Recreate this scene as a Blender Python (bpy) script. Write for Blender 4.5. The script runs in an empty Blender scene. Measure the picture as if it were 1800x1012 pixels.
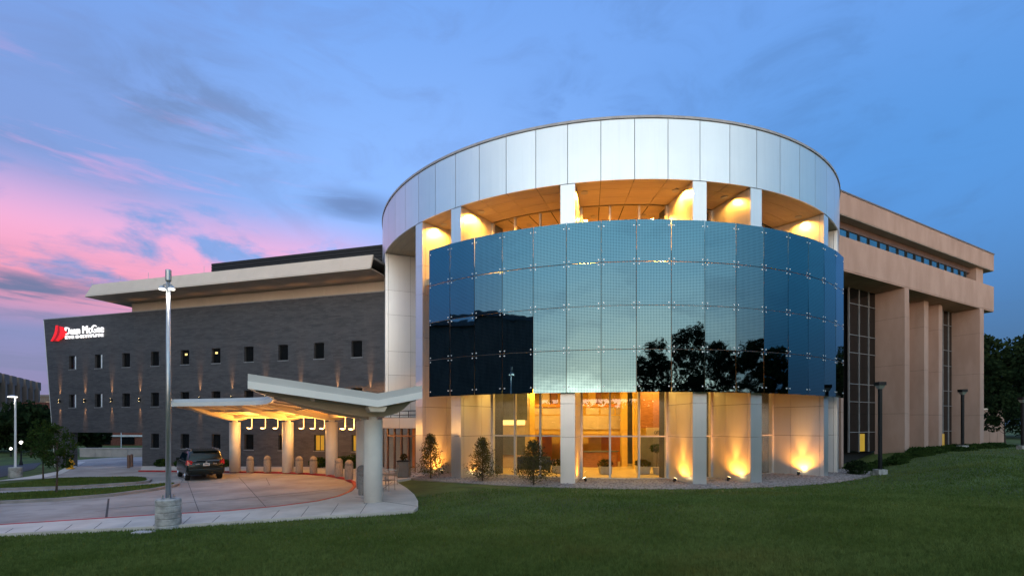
import bpy, bmesh, math, random
import numpy as np
from mathutils import Vector, Matrix
R_ = math.radians
rnd = random.Random(7)
sc = bpy.context.scene
COL = sc.collection

# ------------------------------------------------------------------ camera
F, HX, HY, CZ = 880.26, 900.0, 747.0, 2.8          # focal length in photo pixels, principal column, horizon row, eye height
cam_d = bpy.data.cameras.new('camera'); cam = bpy.data.objects.new('camera', cam_d); COL.objects.link(cam)
cam.location = (0, 0, CZ); cam.rotation_euler = (R_(90), 0, 0)
cam_d.sensor_width = 36; cam_d.lens = F / 1800 * 36; cam_d.shift_y = (HY - 506) / 1800
cam_d.clip_start = 0.1; cam_d.clip_end = 3000
sc.camera = cam
sc.render.engine = 'CYCLES'
sc.cycles.use_denoising = True
try: sc.cycles.denoiser = 'OPENIMAGEDENOISE'
except Exception: pass
sc.cycles.max_bounces = 6; sc.cycles.diffuse_bounces = 3; sc.cycles.glossy_bounces = 3
sc.cycles.transparent_max_bounces = 12; sc.cycles.transmission_bounces = 4
sc.cycles.sample_clamp_indirect = 4.0; sc.cycles.caustics_reflective = False; sc.cycles.caustics_refractive = False
sc.view_settings.view_transform = 'Standard'
try: sc.view_settings.look = 'None'
except Exception: pass
sc.view_settings.exposure = 0.0; sc.view_settings.gamma = 1.0

# ------------------------------------------------------------------ node helpers
class NT:
    def __init__(s, tree): s.t = tree; s.n = tree.nodes; s.l = tree.links
    def put(s, sock, v):
        if v is None: return
        if isinstance(v, bpy.types.NodeSocket): s.l.new(v, sock)
        else:
            if isinstance(v, (tuple, list)) and sock.type == 'RGBA' and len(v) == 3: v = (*v, 1)
            sock.default_value = v
    def node(s, typ, ins=None, **kw):
        n = s.n.new(typ)
        for k, v in kw.items(): setattr(n, k, v)
        for k, v in (ins or {}).items(): s.put(n.inputs[k], v)
        return n
    def math(s, op, a, b=0.0, c=None):
        n = s.n.new('ShaderNodeMath'); n.operation = op
        s.put(n.inputs[0], a); s.put(n.inputs[1], b)
        if c is not None: s.put(n.inputs[2], c)
        return n.outputs[0]
    def ss(s, v, a, b, lo=0.0, hi=1.0):
        n = s.n.new('ShaderNodeMapRange'); n.interpolation_type = 'SMOOTHSTEP'
        for i, q in enumerate((v, a, b, lo, hi)): s.put(n.inputs[i], q)
        return n.outputs[0]
    def mix(s, f, a, b, mode='MIX'):
        n = s.n.new('ShaderNodeMix'); n.data_type = 'RGBA'; n.blend_type = mode
        s.put(n.inputs[0], f); s.put(n.inputs[6], a); s.put(n.inputs[7], b)
        return n.outputs[2]
    def noise(s, vec, scale, detail=4, rough=.55, dist=0.0):
        n = s.node('ShaderNodeTexNoise', {'Scale': scale, 'Detail': detail, 'Roughness': rough, 'Distortion': dist})
        if vec is not None: s.l.new(vec, n.inputs['Vector'])
        return n.outputs[0]
    def comb(s, x, y, z):
        n = s.n.new('ShaderNodeCombineXYZ'); s.put(n.inputs[0], x); s.put(n.inputs[1], y); s.put(n.inputs[2], z); return n.outputs[0]
    def sep(s, v):
        n = s.n.new('ShaderNodeSeparateXYZ'); s.l.new(v, n.inputs[0]); return n.outputs

# ------------------------------------------------------------------ world: dusk sky, sun set behind the camera, pink cloud to the left
world = bpy.data.worlds.new('World'); sc.world = world; world.use_nodes = True
w = NT(world.node_tree); w.n.clear()
tc = w.n.new('ShaderNodeTexCoord')
x, y, z = w.sep(tc.outputs['Generated'])
hl = w.math('SQRT', w.math('ADD', w.math('MULTIPLY', x, x), w.math('ADD', w.math('MULTIPLY', y, y), 1e-5)))
lr = w.math('DIVIDE', x, hl); fb = w.math('DIVIDE', y, hl)
e = w.math('MAXIMUM', z, 0.0)
hor_front = w.mix(w.ss(lr, -.75, .55), (.27, .235, .44), (.045, .105, .22))
back = w.ss(fb, .05, -1.0)
hor = w.mix(w.ss(fb, -.30, -1.0), hor_front, (2.9, 2.25, 1.65))
mid_front = w.mix(w.ss(lr, -.70, -.28), (.22, .34, .70), w.mix(w.ss(lr, -.20, .62), (.28, .50, 1.0), (.095, .30, .72)))
mid_side = w.mix(w.ss(lr, -.5, .5), (.15, .44, .86), (.10, .42, .74))
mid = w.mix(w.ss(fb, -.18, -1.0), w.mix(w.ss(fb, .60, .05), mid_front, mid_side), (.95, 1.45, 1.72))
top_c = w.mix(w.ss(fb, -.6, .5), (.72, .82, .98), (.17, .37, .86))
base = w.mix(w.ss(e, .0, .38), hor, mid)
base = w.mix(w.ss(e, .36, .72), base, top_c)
# afterglow lying on the horizon where the sun went down, behind the viewer
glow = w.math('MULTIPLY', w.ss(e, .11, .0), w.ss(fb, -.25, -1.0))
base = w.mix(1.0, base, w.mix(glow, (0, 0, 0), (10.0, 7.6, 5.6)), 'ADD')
# soft cloud layers, stretched along the horizon
v1 = w.comb(w.math('MULTIPLY', lr, 2.2), w.math('MULTIPLY', fb, 2.2), w.math('MULTIPLY', z, 7.0))
n1 = w.noise(v1, 1.9, 7, .58, .3)
n2 = w.noise(v1, 2.3, 7, .6, .6)
n3 = w.noise(w.comb(w.math('MULTIPLY', lr, 1.6), w.math('MULTIPLY', fb, 1.6), w.math('MULTIPLY', z, 15.0)), 1.9, 6, .6, .5)
# broad grey-blue veils
veil = w.math('MULTIPLY', w.ss(n2, .47, .74), .26)
base = w.mix(veil, base, w.mix(w.ss(lr, -.7, .5), (.20, .24, .46), (.07, .15, .33)))
# pink bank, lit from below by the set sun, on the left of the view
elev_m = w.math('MULTIPLY', w.ss(e, .13, .21), w.ss(e, .38, .27))
left_m = w.math('MULTIPLY', w.ss(lr, -.10, -.40), w.ss(fb, .1, .5))
pm = w.math('MULTIPLY', w.math('MULTIPLY', elev_m, left_m), w.ss(n1, .36, .49))
pink = w.mix(w.ss(e, .19, .33), (1.0, .33, .44), (.98, .47, .74))
base = w.mix(w.math('MULTIPLY', pm, .92), base, pink)
# thin pink wisps higher up
wm = w.math('MULTIPLY', w.math('MULTIPLY', w.ss(n3, .52, .68), w.math('MULTIPLY', w.ss(e, .30, .38), w.ss(e, .50, .42))), w.math('MULTIPLY', w.ss(lr, -.30, -.60), w.ss(fb, .1, .5)))
base = w.mix(w.math('MULTIPLY', wm, .55), base, (.75, .40, .72))
# grey cloud streaks low on the left
gm = w.math('MULTIPLY', w.math('MULTIPLY', w.ss(n3, .46, .58), w.ss(e, .27, .17)), w.math('MULTIPLY', w.ss(lr, -.35, -.6), w.ss(fb, .1, .5)))
base = w.mix(w.math('MULTIPLY', gm, .7), base, (.22, .23, .42))
def cloud(base, cx, cz, rx, rz_, colr, amt, nz):
    dx = w.math('DIVIDE', w.math('SUBTRACT', lr, cx), rx); dz = w.math('DIVIDE', w.math('SUBTRACT', e, cz), rz_)
    d_ = w.math('SQRT', w.math('ADD', w.math('MULTIPLY', dx, dx), w.math('MULTIPLY', dz, dz)))
    m_ = w.math('MULTIPLY', w.math('MULTIPLY', w.ss(d_, 1.0, .15), w.ss(nz, .36, .60)), w.ss(fb, 0, .3))
    return w.mix(w.math('MULTIPLY', m_, amt), base, colr)
base = cloud(base, -.53, .47, .20, .10, (.15, .22, .40), .55, n2)
base = cloud(base, -.30, .385, .12, .035, (.14, .21, .42), .8, n3)
base = cloud(base, -.70, .195, .10, .03, (.13, .17, .32), .9, n3)
base = cloud(base, .15, .52, .25, .08, (.11, .22, .52), .5, n2)
# the last glow of the sun behind the camera
sky = w.node('ShaderNodeTexSky', sky_type='NISHITA')
sky.sun_disc = False; sky.sun_elevation = R_(1.5); sky.sun_rotation = R_(186); sky.ozone_density = 3.0; sky.dust_density = 1.0
base = w.mix(1.0, base, w.mix(1.0, sky.outputs[0], (.05, .05, .05), 'MULTIPLY'), 'ADD')
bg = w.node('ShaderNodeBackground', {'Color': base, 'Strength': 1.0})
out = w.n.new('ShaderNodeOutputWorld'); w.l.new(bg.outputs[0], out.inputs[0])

# the sun itself has set: no sun lamp, the glow behind the camera is the brightest light

# ------------------------------------------------------------------ materials
def bs(m):
    m.use_nodes = True
    return NT(m.node_tree), m.node_tree.nodes['Principled BSDF']
def mat(name, col, rough=.6, metal=0.0, var=.12, scale=3.0, bump=0.0, bscale=40.0, spec=.4, obj_space=True, col2=None, streak=None):
    m = bpy.data.materials.new(name); t, b = bs(m)
    c = t.n.new('ShaderNodeTexCoord').outputs['Object']
    vec = c
    if streak:
        mp = t.node('ShaderNodeMapping', {'Vector': c, 'Scale': streak}); vec = mp.outputs[0]
    n = t.noise(vec, scale, 5, .6)
    dark = tuple(q * (1 - var) for q in col); light = col2 or tuple(min(1, q * (1 + var)) for q in col)
    t.put(b.inputs['Base Color'], t.mix(t.ss(n, .3, .7), dark, light))
    b.inputs['Roughness'].default_value = rough; b.inputs['Metallic'].default_value = metal
    b.inputs['Specular IOR Level'].default_value = spec
    if bump:
        bn = t.node('ShaderNodeBump', {'Height': t.noise(c, bscale, 4, .6), 'Strength': bump, 'Distance': .02})
        t.l.new(bn.outputs[0], b.inputs['Normal'])
    return m
def emit(name, col, s):
    m = bpy.data.materials.new(name); t, b = bs(m)
    b.inputs['Base Color'].default_value = (*col, 1); b.inputs['Emission Color'].default_value = (*col, 1); b.inputs['Emission Strength'].default_value = s
    return m
M = {}
M['white_panel'] = mat('white_metal_panel', (.83, .825, .82), .34, .78, .03, .35, spec=.5)
_t, _b = bs(M['white_panel']); _r = _t.n.new('ShaderNodeObjectInfo').outputs['Random']; _l = _b.inputs['Base Color'].links[0].from_socket
_st = _t.noise(_t.node('ShaderNodeMapping', {'Vector': _t.n.new('ShaderNodeNewGeometry').outputs['Position'], 'Scale': (7, 7, .25)}).outputs[0], 1.0, 5, .6)
_v = _t.math('MULTIPLY', _t.math('ADD', _t.math('MULTIPLY', _r, .09), .93), _t.ss(_st, .2, .55, .95, 1.0))
_t.put(_b.inputs['Base Color'], _t.mix(1.0, _l, _t.comb(_v, _v, _v), 'MULTIPLY'))
_bp = _t.node('ShaderNodeBump', {'Height': _t.noise(_t.n.new('ShaderNodeNewGeometry').outputs['Position'], .8, 2, .5), 'Strength': .12, 'Distance': .05})
_t.l.new(_bp.outputs[0], _b.inputs['Normal'])
_t, _b = None, None
M['joint'] = mat('panel_joint', (.05, .05, .055), .8)
M['coping'] = mat('coping_metal', (.34, .34, .35), .5, .3)
M['soffit'] = mat('soffit_panel', (.76, .64, .46), .45, 0, .08, 1.2, streak=(.4, 6, 1))
M['steel'] = mat('steel', (.55, .55, .56), .32, .9, .08)
M['rail'] = mat('bronze_rail', (.50, .40, .34), .3, .85, .1)
M['fix'] = mat('fixing_metal', (.85, .85, .86), .35, .3, .02)
M['mullion'] = mat('mullion_metal', (.62, .60, .58), .4, .3, .05)
M['roof'] = mat('roof_membrane', (.25, .25, .25), .9)
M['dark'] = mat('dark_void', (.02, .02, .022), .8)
M['beige'] = mat('beige_metal', (.66, .56, .47), .5, 0, .05, .6)
M['soffit_brown'] = mat('brown_soffit', (.42, .34, .28), .55, 0, .1, .8)
M['black_louver'] = mat('black_louver', (.012, .012, .014), .6, .2)
M['concrete'] = mat('concrete', (.46, .43, .43), .85, 0, .16, .9, .25, 18, col2=(.52, .48, .47))
M['drive'] = mat('driveway_concrete', (.30, .265, .245), .8, 0, .10, .33, .2, 14, col2=(.45, .40, .37))
_t, _b = bs(M['drive']); _l = _b.inputs['Base Color'].links[0].from_socket; _c = _t.n.new('ShaderNodeTexCoord').outputs['Object']
_s = _t.ss(_t.noise(_c, .9, 6, .65, .6), .50, .68, 0, .45)                       # old stains and tyre scuffs
_s2 = _t.ss(_t.noise(_t.node('ShaderNodeMapping', {'Vector': _c, 'Scale': (.22, 1.6, 1)}).outputs[0], 1.2, 5, .6), .52, .70, 0, .35)
_t.put(_b.inputs['Base Color'], _t.mix(_s2, _t.mix(_s, _l, (.20, .175, .165)), (.24, .21, .20)))
M['walk'] = mat('sidewalk_concrete', (.56, .51, .47), .85, 0, .14, .8, .25, 18)
M['sealant'] = mat('joint_sealant', (.06, .055, .055), .8)
M['red_paint'] = mat('red_kerb_paint', (.42, .035, .035), .6, 0, .3, 5, .2, 30)
M['asphalt'] = mat('asphalt', (.05, .052, .06), .85, 0, .2, 6, .3, 60)
M['kerb'] = mat('kerb_concrete', (.28, .255, .245), .9, 0, .2, 2, .3, 25)
M['column'] = mat('column_paint', (.82, .77, .71), .6, 0, .05, 1.5, .08, 30)
M['canopy_metal'] = mat('canopy_metal', (.80, .80, .77), .42, .05, .04, .8)
M['canopy_metal_dark'] = mat('canopy_flashing', (.50, .51, .50), .45, .1, .05, .8)
M['canopy_soffit'] = mat('canopy_soffit', (.62, .52, .40), .6, 0, .05, .8)
M['bollard'] = mat('aggregate_concrete', (.27, .235, .215), .9, 0, .35, 40, .5, 90)
M['tan'] = mat('tan_precast', (.45, .295, .235), .9, 0, .09, .55, .35, 22, streak=(1.5, 1.5, .5), col2=(.49, .335, .275))
M['tan_cap'] = mat('parapet_cap', (.16, .15, .16), .6)
M['grass'] = mat('grass_soil', (.055, .085, .016), .95, 0, .35, .6, .6, 30, col2=(.085, .125, .026))
M['gal'] = mat('galvanised_steel', (.48, .50, .52), .38, .8, .1, 2)
M['black_metal'] = mat('black_metal', (.018, .018, .02), .45, .4)
M['pedestal'] = mat('pedestal_concrete', (.38, .37, .36), .9, 0, .35, 3.5, .7, 14)
M['trunk'] = mat('bark', (.07, .055, .042), .9, 0, .3, 8, .6, 30)
M['orange_wall'] = mat('orange_wall', (.68, .24, .05), .6, 0, .06)
M['yellow_wall'] = mat('yellow_wall', (.80, .50, .10), .6, 0, .05)
M['tan_int'] = mat('lobby_plaster', (.55, .42, .28), .7, 0, .06)
M['wood'] = mat('desk_wood', (.32, .13, .05), .4, 0, .25, 3, streak=(1, 1, 8))
M['floor_int'] = mat('lobby_floor', (.62, .45, .20), .3, 0, .1, 1)
M['cream'] = mat('cream_planter', (.55, .50, .42), .7)
M['dark_furn'] = mat('dark_upholstery', (.06, .06, .055), .8)
M['blue_grey'] = mat('grey_partition', (.12, .125, .13), .5)
M['brown_frame'] = mat('bronze_door_frame', (.22, .13, .10), .4, .4)
M['suv'] = mat('car_paint', (.010, .016, .015), .22, .3, .05, spec=.6)
M['tyre'] = mat('tyre_rubber', (.012, .012, .012), .85)
M['car_glass'] = mat('car_glass', (.006, .016, .03), .06, 0, .02, spec=.8)
M['tail'] = mat('tail_lamp', (.45, .015, .02), .15, 0, .1, spec=.7)
M['plate'] = mat('licence_plate', (.6, .6, .6), .5)
M['chrome'] = mat('chrome', (.8, .8, .8), .15, 1.0, .02)
M['yellow_paint'] = mat('yellow_paint', (.75, .36, .015), .5, 0, .1)
M['brick_red'] = mat('red_brick', (.20, .075, .055), .9, 0, .2, 4)
M['off_concrete'] = mat('aged_concrete', (.17, .135, .115), .9, 0, .2, 1.2, streak=(2, 2, .3))
M['dark_glass'] = mat('dark_window_glass', (.008, .009, .010), .08, 0, .1, spec=.35)
M['sky_glass'] = mat('reflective_ribbon_glass', (.16, .26, .34), .04, .9, .2, .6)
M['pane_frame'] = mat('dark_frame', (.035, .035, .035), .5, .3)
M['white_trim'] = mat('white_trim', (.75, .77, .80), .5)
M['amber_lens'] = emit('amber_lens', (1, .72, .32), 14)
M['warm_lens'] = emit('warm_lens', (1, .66, .22), 3)
M['white_lens'] = emit('white_lens', (1, .95, .82), 4.5)
M['lit_room'] = emit('lit_room', (.50, .30, .03), .5)
M['lit_strip'] = emit('lit_strip', (1, .72, .25), 1.4)
M['sign_white'] = emit('sign_letters', (1, .98, .98), 1.3)
M['sign_red_deep'] = emit('sign_red_deep', (.40, .003, .006), .5)
M['sign_red'] = emit('sign_red', (.75, .01, .015), .9)
# dark brick: long thin courses with patchy colour
m = bpy.data.materials.new('dark_brick'); t, b = bs(m); M['brick'] = m
uv = t.n.new('ShaderNodeUVMap').outputs[0]
br = t.node('ShaderNodeTexBrick', {'Vector': uv, 'Color1': (.054, .052, .057, 1), 'Color2': (.090, .085, .092, 1), 'Mortar': (.040, .038, .042, 1), 'Scale': 1.0, 'Mortar Size': .006, 'Bias': -.1, 'Brick Width': .40, 'Row Height': .10})
pat = t.noise(t.node('ShaderNodeMapping', {'Vector': uv, 'Scale': (.5, 2.6, 1)}).outputs[0], .8, 6, .65)
t.put(b.inputs['Base Color'], t.mix(t.ss(pat, .35, .68, .0, .34), br.outputs[0], (.135, .126, .132)))
b.inputs['Roughness'].default_value = .62
bn = t.node('ShaderNodeBump', {'Height': br.outputs[1], 'Strength': .5, 'Distance': .01}, invert=True)
t.l.new(bn.outputs[0], b.inputs['Normal'])
# fritted reflective glass of the screen: mirror coating printed with a grid of dots
m = bpy.data.materials.new('fritted_mirror_glass'); t, b = bs(m); M['screen'] = m
ox, oy, oz = t.sep(t.n.new('ShaderNodeTexCoord').outputs['Object'])
PIT = .0686
fx = t.math('SUBTRACT', t.math('FRACT', t.math('DIVIDE', t.math('ADD', ox, 5.0), PIT)), .5)
fz = t.math('SUBTRACT', t.math('FRACT', t.math('DIVIDE', t.math('ADD', oz, 5.0), PIT)), .5)
dd = t.math('SQRT', t.math('ADD', t.math('MULTIPLY', fx, fx), t.math('MULTIPLY', fz, fz)))
dot = t.ss(dd, .36, .28)
t.put(b.inputs['Base Color'], t.mix(dot, (.145, .250, .295), (.028, .070, .092)))
b.inputs['Metallic'].default_value = 1.0; b.inputs['Roughness'].default_value = .02
gcd = t.n.new('ShaderNodeNewGeometry').outputs['Position']
wv = t.node('ShaderNodeBump', {'Height': t.noise(gcd, .9, 2, .5), 'Strength': .10, 'Distance': .05})
t.l.new(wv.outputs[0], b.inputs['Normal'])
# clear glazing
def glazing(name, tint, f0, f1):
    m = bpy.data.materials.new(name); m.use_nodes = True; t = NT(m.node_tree); t.n.clear()
    lw = t.node('ShaderNodeLayerWeight', {'Blend': .25})
    tr = t.node('ShaderNodeBsdfTransparent', {'Color': (*tint, 1)}); gl = t.node('ShaderNodeBsdfGlossy', {'Color': (1, 1, 1, 1), 'Roughness': .01})
    mx = t.n.new('ShaderNodeMixShader'); t.l.new(t.ss(lw.outputs['Facing'], 0, 1, f0, f1), mx.inputs[0])
    t.l.new(tr.outputs[0], mx.inputs[1]); t.l.new(gl.outputs[0], mx.inputs[2])
    o = t.n.new('ShaderNodeOutputMaterial'); t.l.new(mx.outputs[0], o.inputs[0]); return m
M['glass'] = glazing('clear_glass', (.94, .95, .93), .03, .45)
# foliage
def leafmat(name, c1, c2, scale=1.2):
    m = bpy.data.materials.new(name); m.use_nodes = True; t = NT(m.node_tree); t.n.clear()
    co = t.n.new('ShaderNodeTexCoord').outputs['Object']
    n = t.noise(co, scale, 3, .6)
    c = t.mix(t.ss(n, .32, .68), c1, c2)
    if name == 'grass_blade':                      # single tufts differ, and some patches are dry
        c = t.mix(t.ss(t.noise(co, 9.0, 3, .7), .35, .65, 0, .6), c, tuple(q*.42 for q in c1))
        c = t.mix(t.ss(t.noise(co, .17, 4, .6), .52, .72, 0, .45), c, (.20, .17, .05))
    d = t.node('ShaderNodeBsdfDiffuse', {'Color': c}); tl = t.node('ShaderNodeBsdfTranslucent', {'Color': c})
    mx = t.node('ShaderNodeMixShader', {0: .3}); t.l.new(d.outputs[0], mx.inputs[1]); t.l.new(tl.outputs[0], mx.inputs[2])
    o = t.n.new('ShaderNodeOutputMaterial'); t.l.new(mx.outputs[0], o.inputs[0]); return m
M['leaf'] = leafmat('leaf', (.022, .045, .014), (.05, .085, .022))
M['leaf_dark'] = leafmat('dark_leaf', (.012, .024, .012), (.032, .052, .020), .5)
M['conifer'] = leafmat('conifer_needles', (.07, .072, .03), (.13, .115, .05), 4)
M['blade'] = leafmat('grass_blade', (.108, .165, .040), (.17, .235, .068), .45)
M['flower'] = leafmat('red_leaf', (.10, .03, .015), (.05, .09, .02), 12)
M['pebble'] = mat('pebble', (.20, .165, .16), .8, 0, .55, 9, col2=(.40, .34, .325))

# ------------------------------------------------------------------ mesh builder
ORG = {}
class MB:
    def __init__(s): s.v = []; s.f = []; s.uv = None
    def add(s, vs, fs):
        o = len(s.v); s.v += [tuple(p) for p in vs]; s.f += [tuple(i + o for i in q) for q in fs]; return s
    def box(s, x0, x1, y0, y1, z0, z1):
        return s.add([(x0,y0,z0),(x1,y0,z0),(x1,y1,z0),(x0,y1,z0),(x0,y0,z1),(x1,y0,z1),(x1,y1,z1),(x0,y1,z1)],
                     [(3,2,1,0),(4,5,6,7),(0,1,5,4),(1,2,6,5),(2,3,7,6),(3,0,4,7)])
    def obox(s, o, a, b, c):
        o, a, b, c = map(Vector, (o, a, b, c))
        return s.add([o, o+a, o+a+b, o+b, o+c, o+a+c, o+a+b+c, o+b+c], [(3,2,1,0),(4,5,6,7),(0,1,5,4),(1,2,6,5),(2,3,7,6),(3,0,4,7)])
    def prism(s, poly, z0, z1, zf=None):
        zf = zf or (lambda x, y: 0.0); n = len(poly)
        area = sum(poly[i][0]*poly[(i+1)%n][1]-poly[(i+1)%n][0]*poly[i][1] for i in range(n))
        if area < 0: poly = poly[::-1]
        from mathutils.geometry import tessellate_polygon
        tri = tessellate_polygon([[Vector((p[0], p[1], 0)) for p in poly]])
        vs = [(p[0], p[1], zf(*p[:2]) + z0) for p in poly] + [(p[0], p[1], zf(*p[:2]) + z1) for p in poly]
        fs = []
        for a, b_, c in tri:
            A, B, C = (Vector(poly[i]) for i in (a, b_, c))
            if (B-A).cross(C-A) < 0: a, b_, c = c, b_, a
            fs += [(a+n, b_+n, c+n), (c, b_, a)]
        fs += [(i, (i+1) % n, (i+1) % n + n, i+n) for i in range(n)]
        return s.add(vs, fs)
    def tube(s, p0, p1, r0, r1=None, n=10, caps=True):
        p0, p1 = Vector(p0), Vector(p1); r1 = r0 if r1 is None else r1
        d = (p1-p0).normalized(); a = d.orthogonal().normalized(); b = d.cross(a)
        vs = [p0 + (a*math.cos(2*math.pi*i/n)+b*math.sin(2*math.pi*i/n))*r0 for i in range(n)] + [p1 + (a*math.cos(2*math.pi*i/n)+b*math.sin(2*math.pi*i/n))*r1 for i in range(n)]
        fs = [(i, (i+1) % n, (i+1) % n+n, i+n) for i in range(n)]
        if caps: fs += [tuple(range(n-1, -1, -1)), tuple(range(n, 2*n))]
        return s.add(vs, fs)
    def lathe(s, prof, c=(0,0,0), n=20):
        k = len(prof); vs = []
        for r, zz in prof:
            for i in range(n): vs.append((c[0]+r*math.cos(2*math.pi*i/n), c[1]+r*math.sin(2*math.pi*i/n), c[2]+zz))
        fs = [(j*n+i, j*n+(i+1) % n, (j+1)*n+(i+1) % n, (j+1)*n+i) for j in range(k-1) for i in range(n)]
        fs += [tuple(range(n-1, -1, -1)), tuple(range((k-1)*n, k*n))]
        return s.add(vs, fs)
    def sweep(s, pts, sec, closed_sec=True, caps=True, zf=None):
        # sec: list of (offset to the left of travel, z); pts: list of (x, y, z)
        k = len(sec); n = len(pts); P = [Vector(p) for p in pts]; vs = []
        for i in range(n):
            t_ = (P[min(i+1, n-1)] - P[max(i-1, 0)]); t_.z = 0; t_.normalize(); nl = Vector((-t_.y, t_.x, 0))
            for o, zz in sec: vs.append(P[i] + nl*o + Vector((0, 0, zz)))
        fs = []
        for i in range(n-1):
            for j in range(k if closed_sec else k-1):
                fs.append((i*k+j, i*k+(j+1) % k, (i+1)*k+(j+1) % k, (i+1)*k+j))
        if caps and closed_sec: fs += [tuple(range(k-1, -1, -1)), tuple(range((n-1)*k, n*k))]
        return s.add(vs, fs)
    def mesh(s, name, org=(0,0,0), smooth=False):
        me = bpy.data.meshes.new(name)
        me.from_pydata([(a-org[0], b-org[1], c-org[2]) for a, b, c in s.v], [], s.f)
        if smooth: me.shade_smooth()
        me.update(); return me
    def build(s, name, m_, parent=None, smooth=False, bevel=0, fixn=False):
        org = ORG.get(parent.name, (0,0,0)) if parent else (0,0,0)
        me = s.mesh(name, org, smooth)
        if fixn:
            bm = bmesh.new(); bm.from_mesh(me); bmesh.ops.recalc_face_normals(bm, faces=bm.faces); bm.to_mesh(me); bm.free()
        o = bpy.data.objects.new(name, me); COL.objects.link(o)
        o.data.materials.append(M[m_] if isinstance(m_, str) else m_)
        if parent: o.parent = parent
        ORG[o.name] = org
        if bevel:
            bv = o.modifiers.new('bevel', 'BEVEL'); bv.width = bevel; bv.segments = 2; bv.limit_method = 'ANGLE'
        return o
def tag(o, label=None, cat=None, group=None, kind=None):
    for k, v in (('label', label), ('category', cat), ('group', group), ('kind', kind)):
        if v: o[k] = v
    return o
def thing(name, label, cat, loc=(0,0,0), group=None, rz=0.0):
    o = bpy.data.objects.new(name, None); COL.objects.link(o); o.location = loc; o.rotation_euler = (0, 0, rz); o.empty_display_size = .3
    ORG[o.name] = tuple(loc) if not rz else (0, 0, 0)
    return tag(o, label, cat, group)
def inst(name, me, m_, parent, loc=(0,0,0), rot=(0,0,0)):
    if not me.materials: me.materials.append(M[m_] if isinstance(m_, str) else m_)
    o = bpy.data.objects.new(name, me); COL.objects.link(o); o.parent = parent; o.location = loc; o.rotation_euler = rot
    return o
def copy_tree(o, parent=None):
    c = o.copy(); COL.objects.link(c); c.parent = parent
    for ch in list(o.children): copy_tree(ch, c)
    return c
def lamp(name, typ, loc, energy, col, parent=None, **kw):
    d = bpy.data.lights.new(name, typ); d.energy = energy; d.color = col
    rot = kw.pop('rot', (0, 0, 0))
    for k, v in kw.items(): setattr(d, k, v)
    o = bpy.data.objects.new(name, d); COL.objects.link(o)
    org = ORG.get(parent.name, (0,0,0)) if parent else (0,0,0)
    o.location = Vector(loc) - Vector(org); o.rotation_euler = rot
    if parent: o.parent = parent
    return o
def aim(v):      # euler that points a lamp's -Z along v
    return Vector(v).to_track_quat('-Z', 'Y').to_euler()
ORD = ['first', 'second', 'third', 'fourth', 'fifth', 'sixth', 'seventh', 'eighth', 'ninth', 'tenth', 'eleventh', 'twelfth']
# photo column/row to ground: the paved ground falls gently to the left
def g(x, y=0): return .02 * (min(x, -2.0) + 5) if x < 30 else -.0
def gp(px, py, h=0.0):
    k = (px - HX) / F; Y = (CZ - .1 - h) / ((py - HY) / F + .02 * k); return (k * Y, Y)
def at(px, py, Y): return ((px - HX) / F * Y, Y, CZ + (HY - py) / F * Y)

# ------------------------------------------------------------------ ground
DC = Vector((6.382, 38.757, 0))                     # axis of the rotunda
walk_edge = [gp(*p, .1) for p in [(-420,956),(0,937),(150,930),(276,924),(400,916),(560,906),(660,901),(728,896),(735,890),(735,880),(728,868),(715,857),(702,849),(694,844)]]
low_poly = np.array([(-600, -150), (-60, -5)] + [tuple(p) for p in walk_edge[1:]] + [(6, 30), (6, 700), (-600, 700)])
def poly_dist(pts, poly):
    n = len(poly); d = np.full(len(pts), 1e9); inside = np.zeros(len(pts), bool)
    for i in range(n):
        a, b_ = poly[i], poly[(i+1) % n]; ab = b_ - a
        t_ = np.clip(((pts - a) @ ab) / (ab @ ab), 0, 1); q = a + t_[:, None]*ab
        d = np.minimum(d, np.hypot(*(pts - q).T))
        c = ((a[1] > pts[:, 1]) != (b_[1] > pts[:, 1])) & (pts[:, 0] < (b_[0]-a[0]) * (pts[:, 1]-a[1]) / (b_[1]-a[1] + 1e-12) + a[0])
        inside ^= c
    return d, inside
def ground_z(P):
    P = np.asarray(P, float).reshape(-1, 2)
    d, ins = poly_dist(P, low_poly); d[ins] = 0
    d1 = np.maximum(np.hypot(P[:, 0]-DC.x, P[:, 1]-DC.y) - 17.35, 0)
    d = np.minimum(d, d1)
    s_ = np.clip((P[:, 0] - 13) / 7, 0, 1); s_ = s_*s_*(3-2*s_)
    rng = 13*(1-s_) + 5.0*s_
    q = np.clip(d / rng, 0, 1); q = q*q*(3-2*q)*.5 + q*.5
    base = np.where(P[:, 0] < 6, .02*(np.clip(P[:, 0], -45, -2)+5), .06)
    und = .05*np.sin(P[:, 0]*.35+1)*np.sin(P[:, 1]*.27)*np.clip(d/4, 0, 1)
    return np.where(ins, base-.015, base) + (1.05-base)*q + und
def axis(lo, hi, near0, near1, step, far):
    a = list(np.arange(near0, near1 + 1e-6, step)); k = step
    while a[0] > lo: k *= 1.35; a.insert(0, a[0]-k)
    k = step
    while a[-1] < hi: k *= 1.35; a.append(a[-1]+k)
    return np.array(a)
gx = axis(-1500, 1500, -30, 46, .5, 0); gy = axis(-700, 2000, 2, 48, .5, 0)
XX, YY = np.meshgrid(gx, gy); ZZ = ground_z(np.c_[XX.ravel(), YY.ravel()])
nx, ny = len(gx), len(gy)
gm_ = MB(); gm_.v = list(zip(XX.ravel(), YY.ravel(), ZZ))
gm_.f = [(j*nx+i, j*nx+i+1, (j+1)*nx+i+1, (j+1)*nx+i) for j in range(ny-1) for i in range(nx-1)]
tag(gm_.build('ground', 'grass', smooth=True), kind='structure')
def gz(x, y): return float(ground_z([(x, y)])[0])

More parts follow.
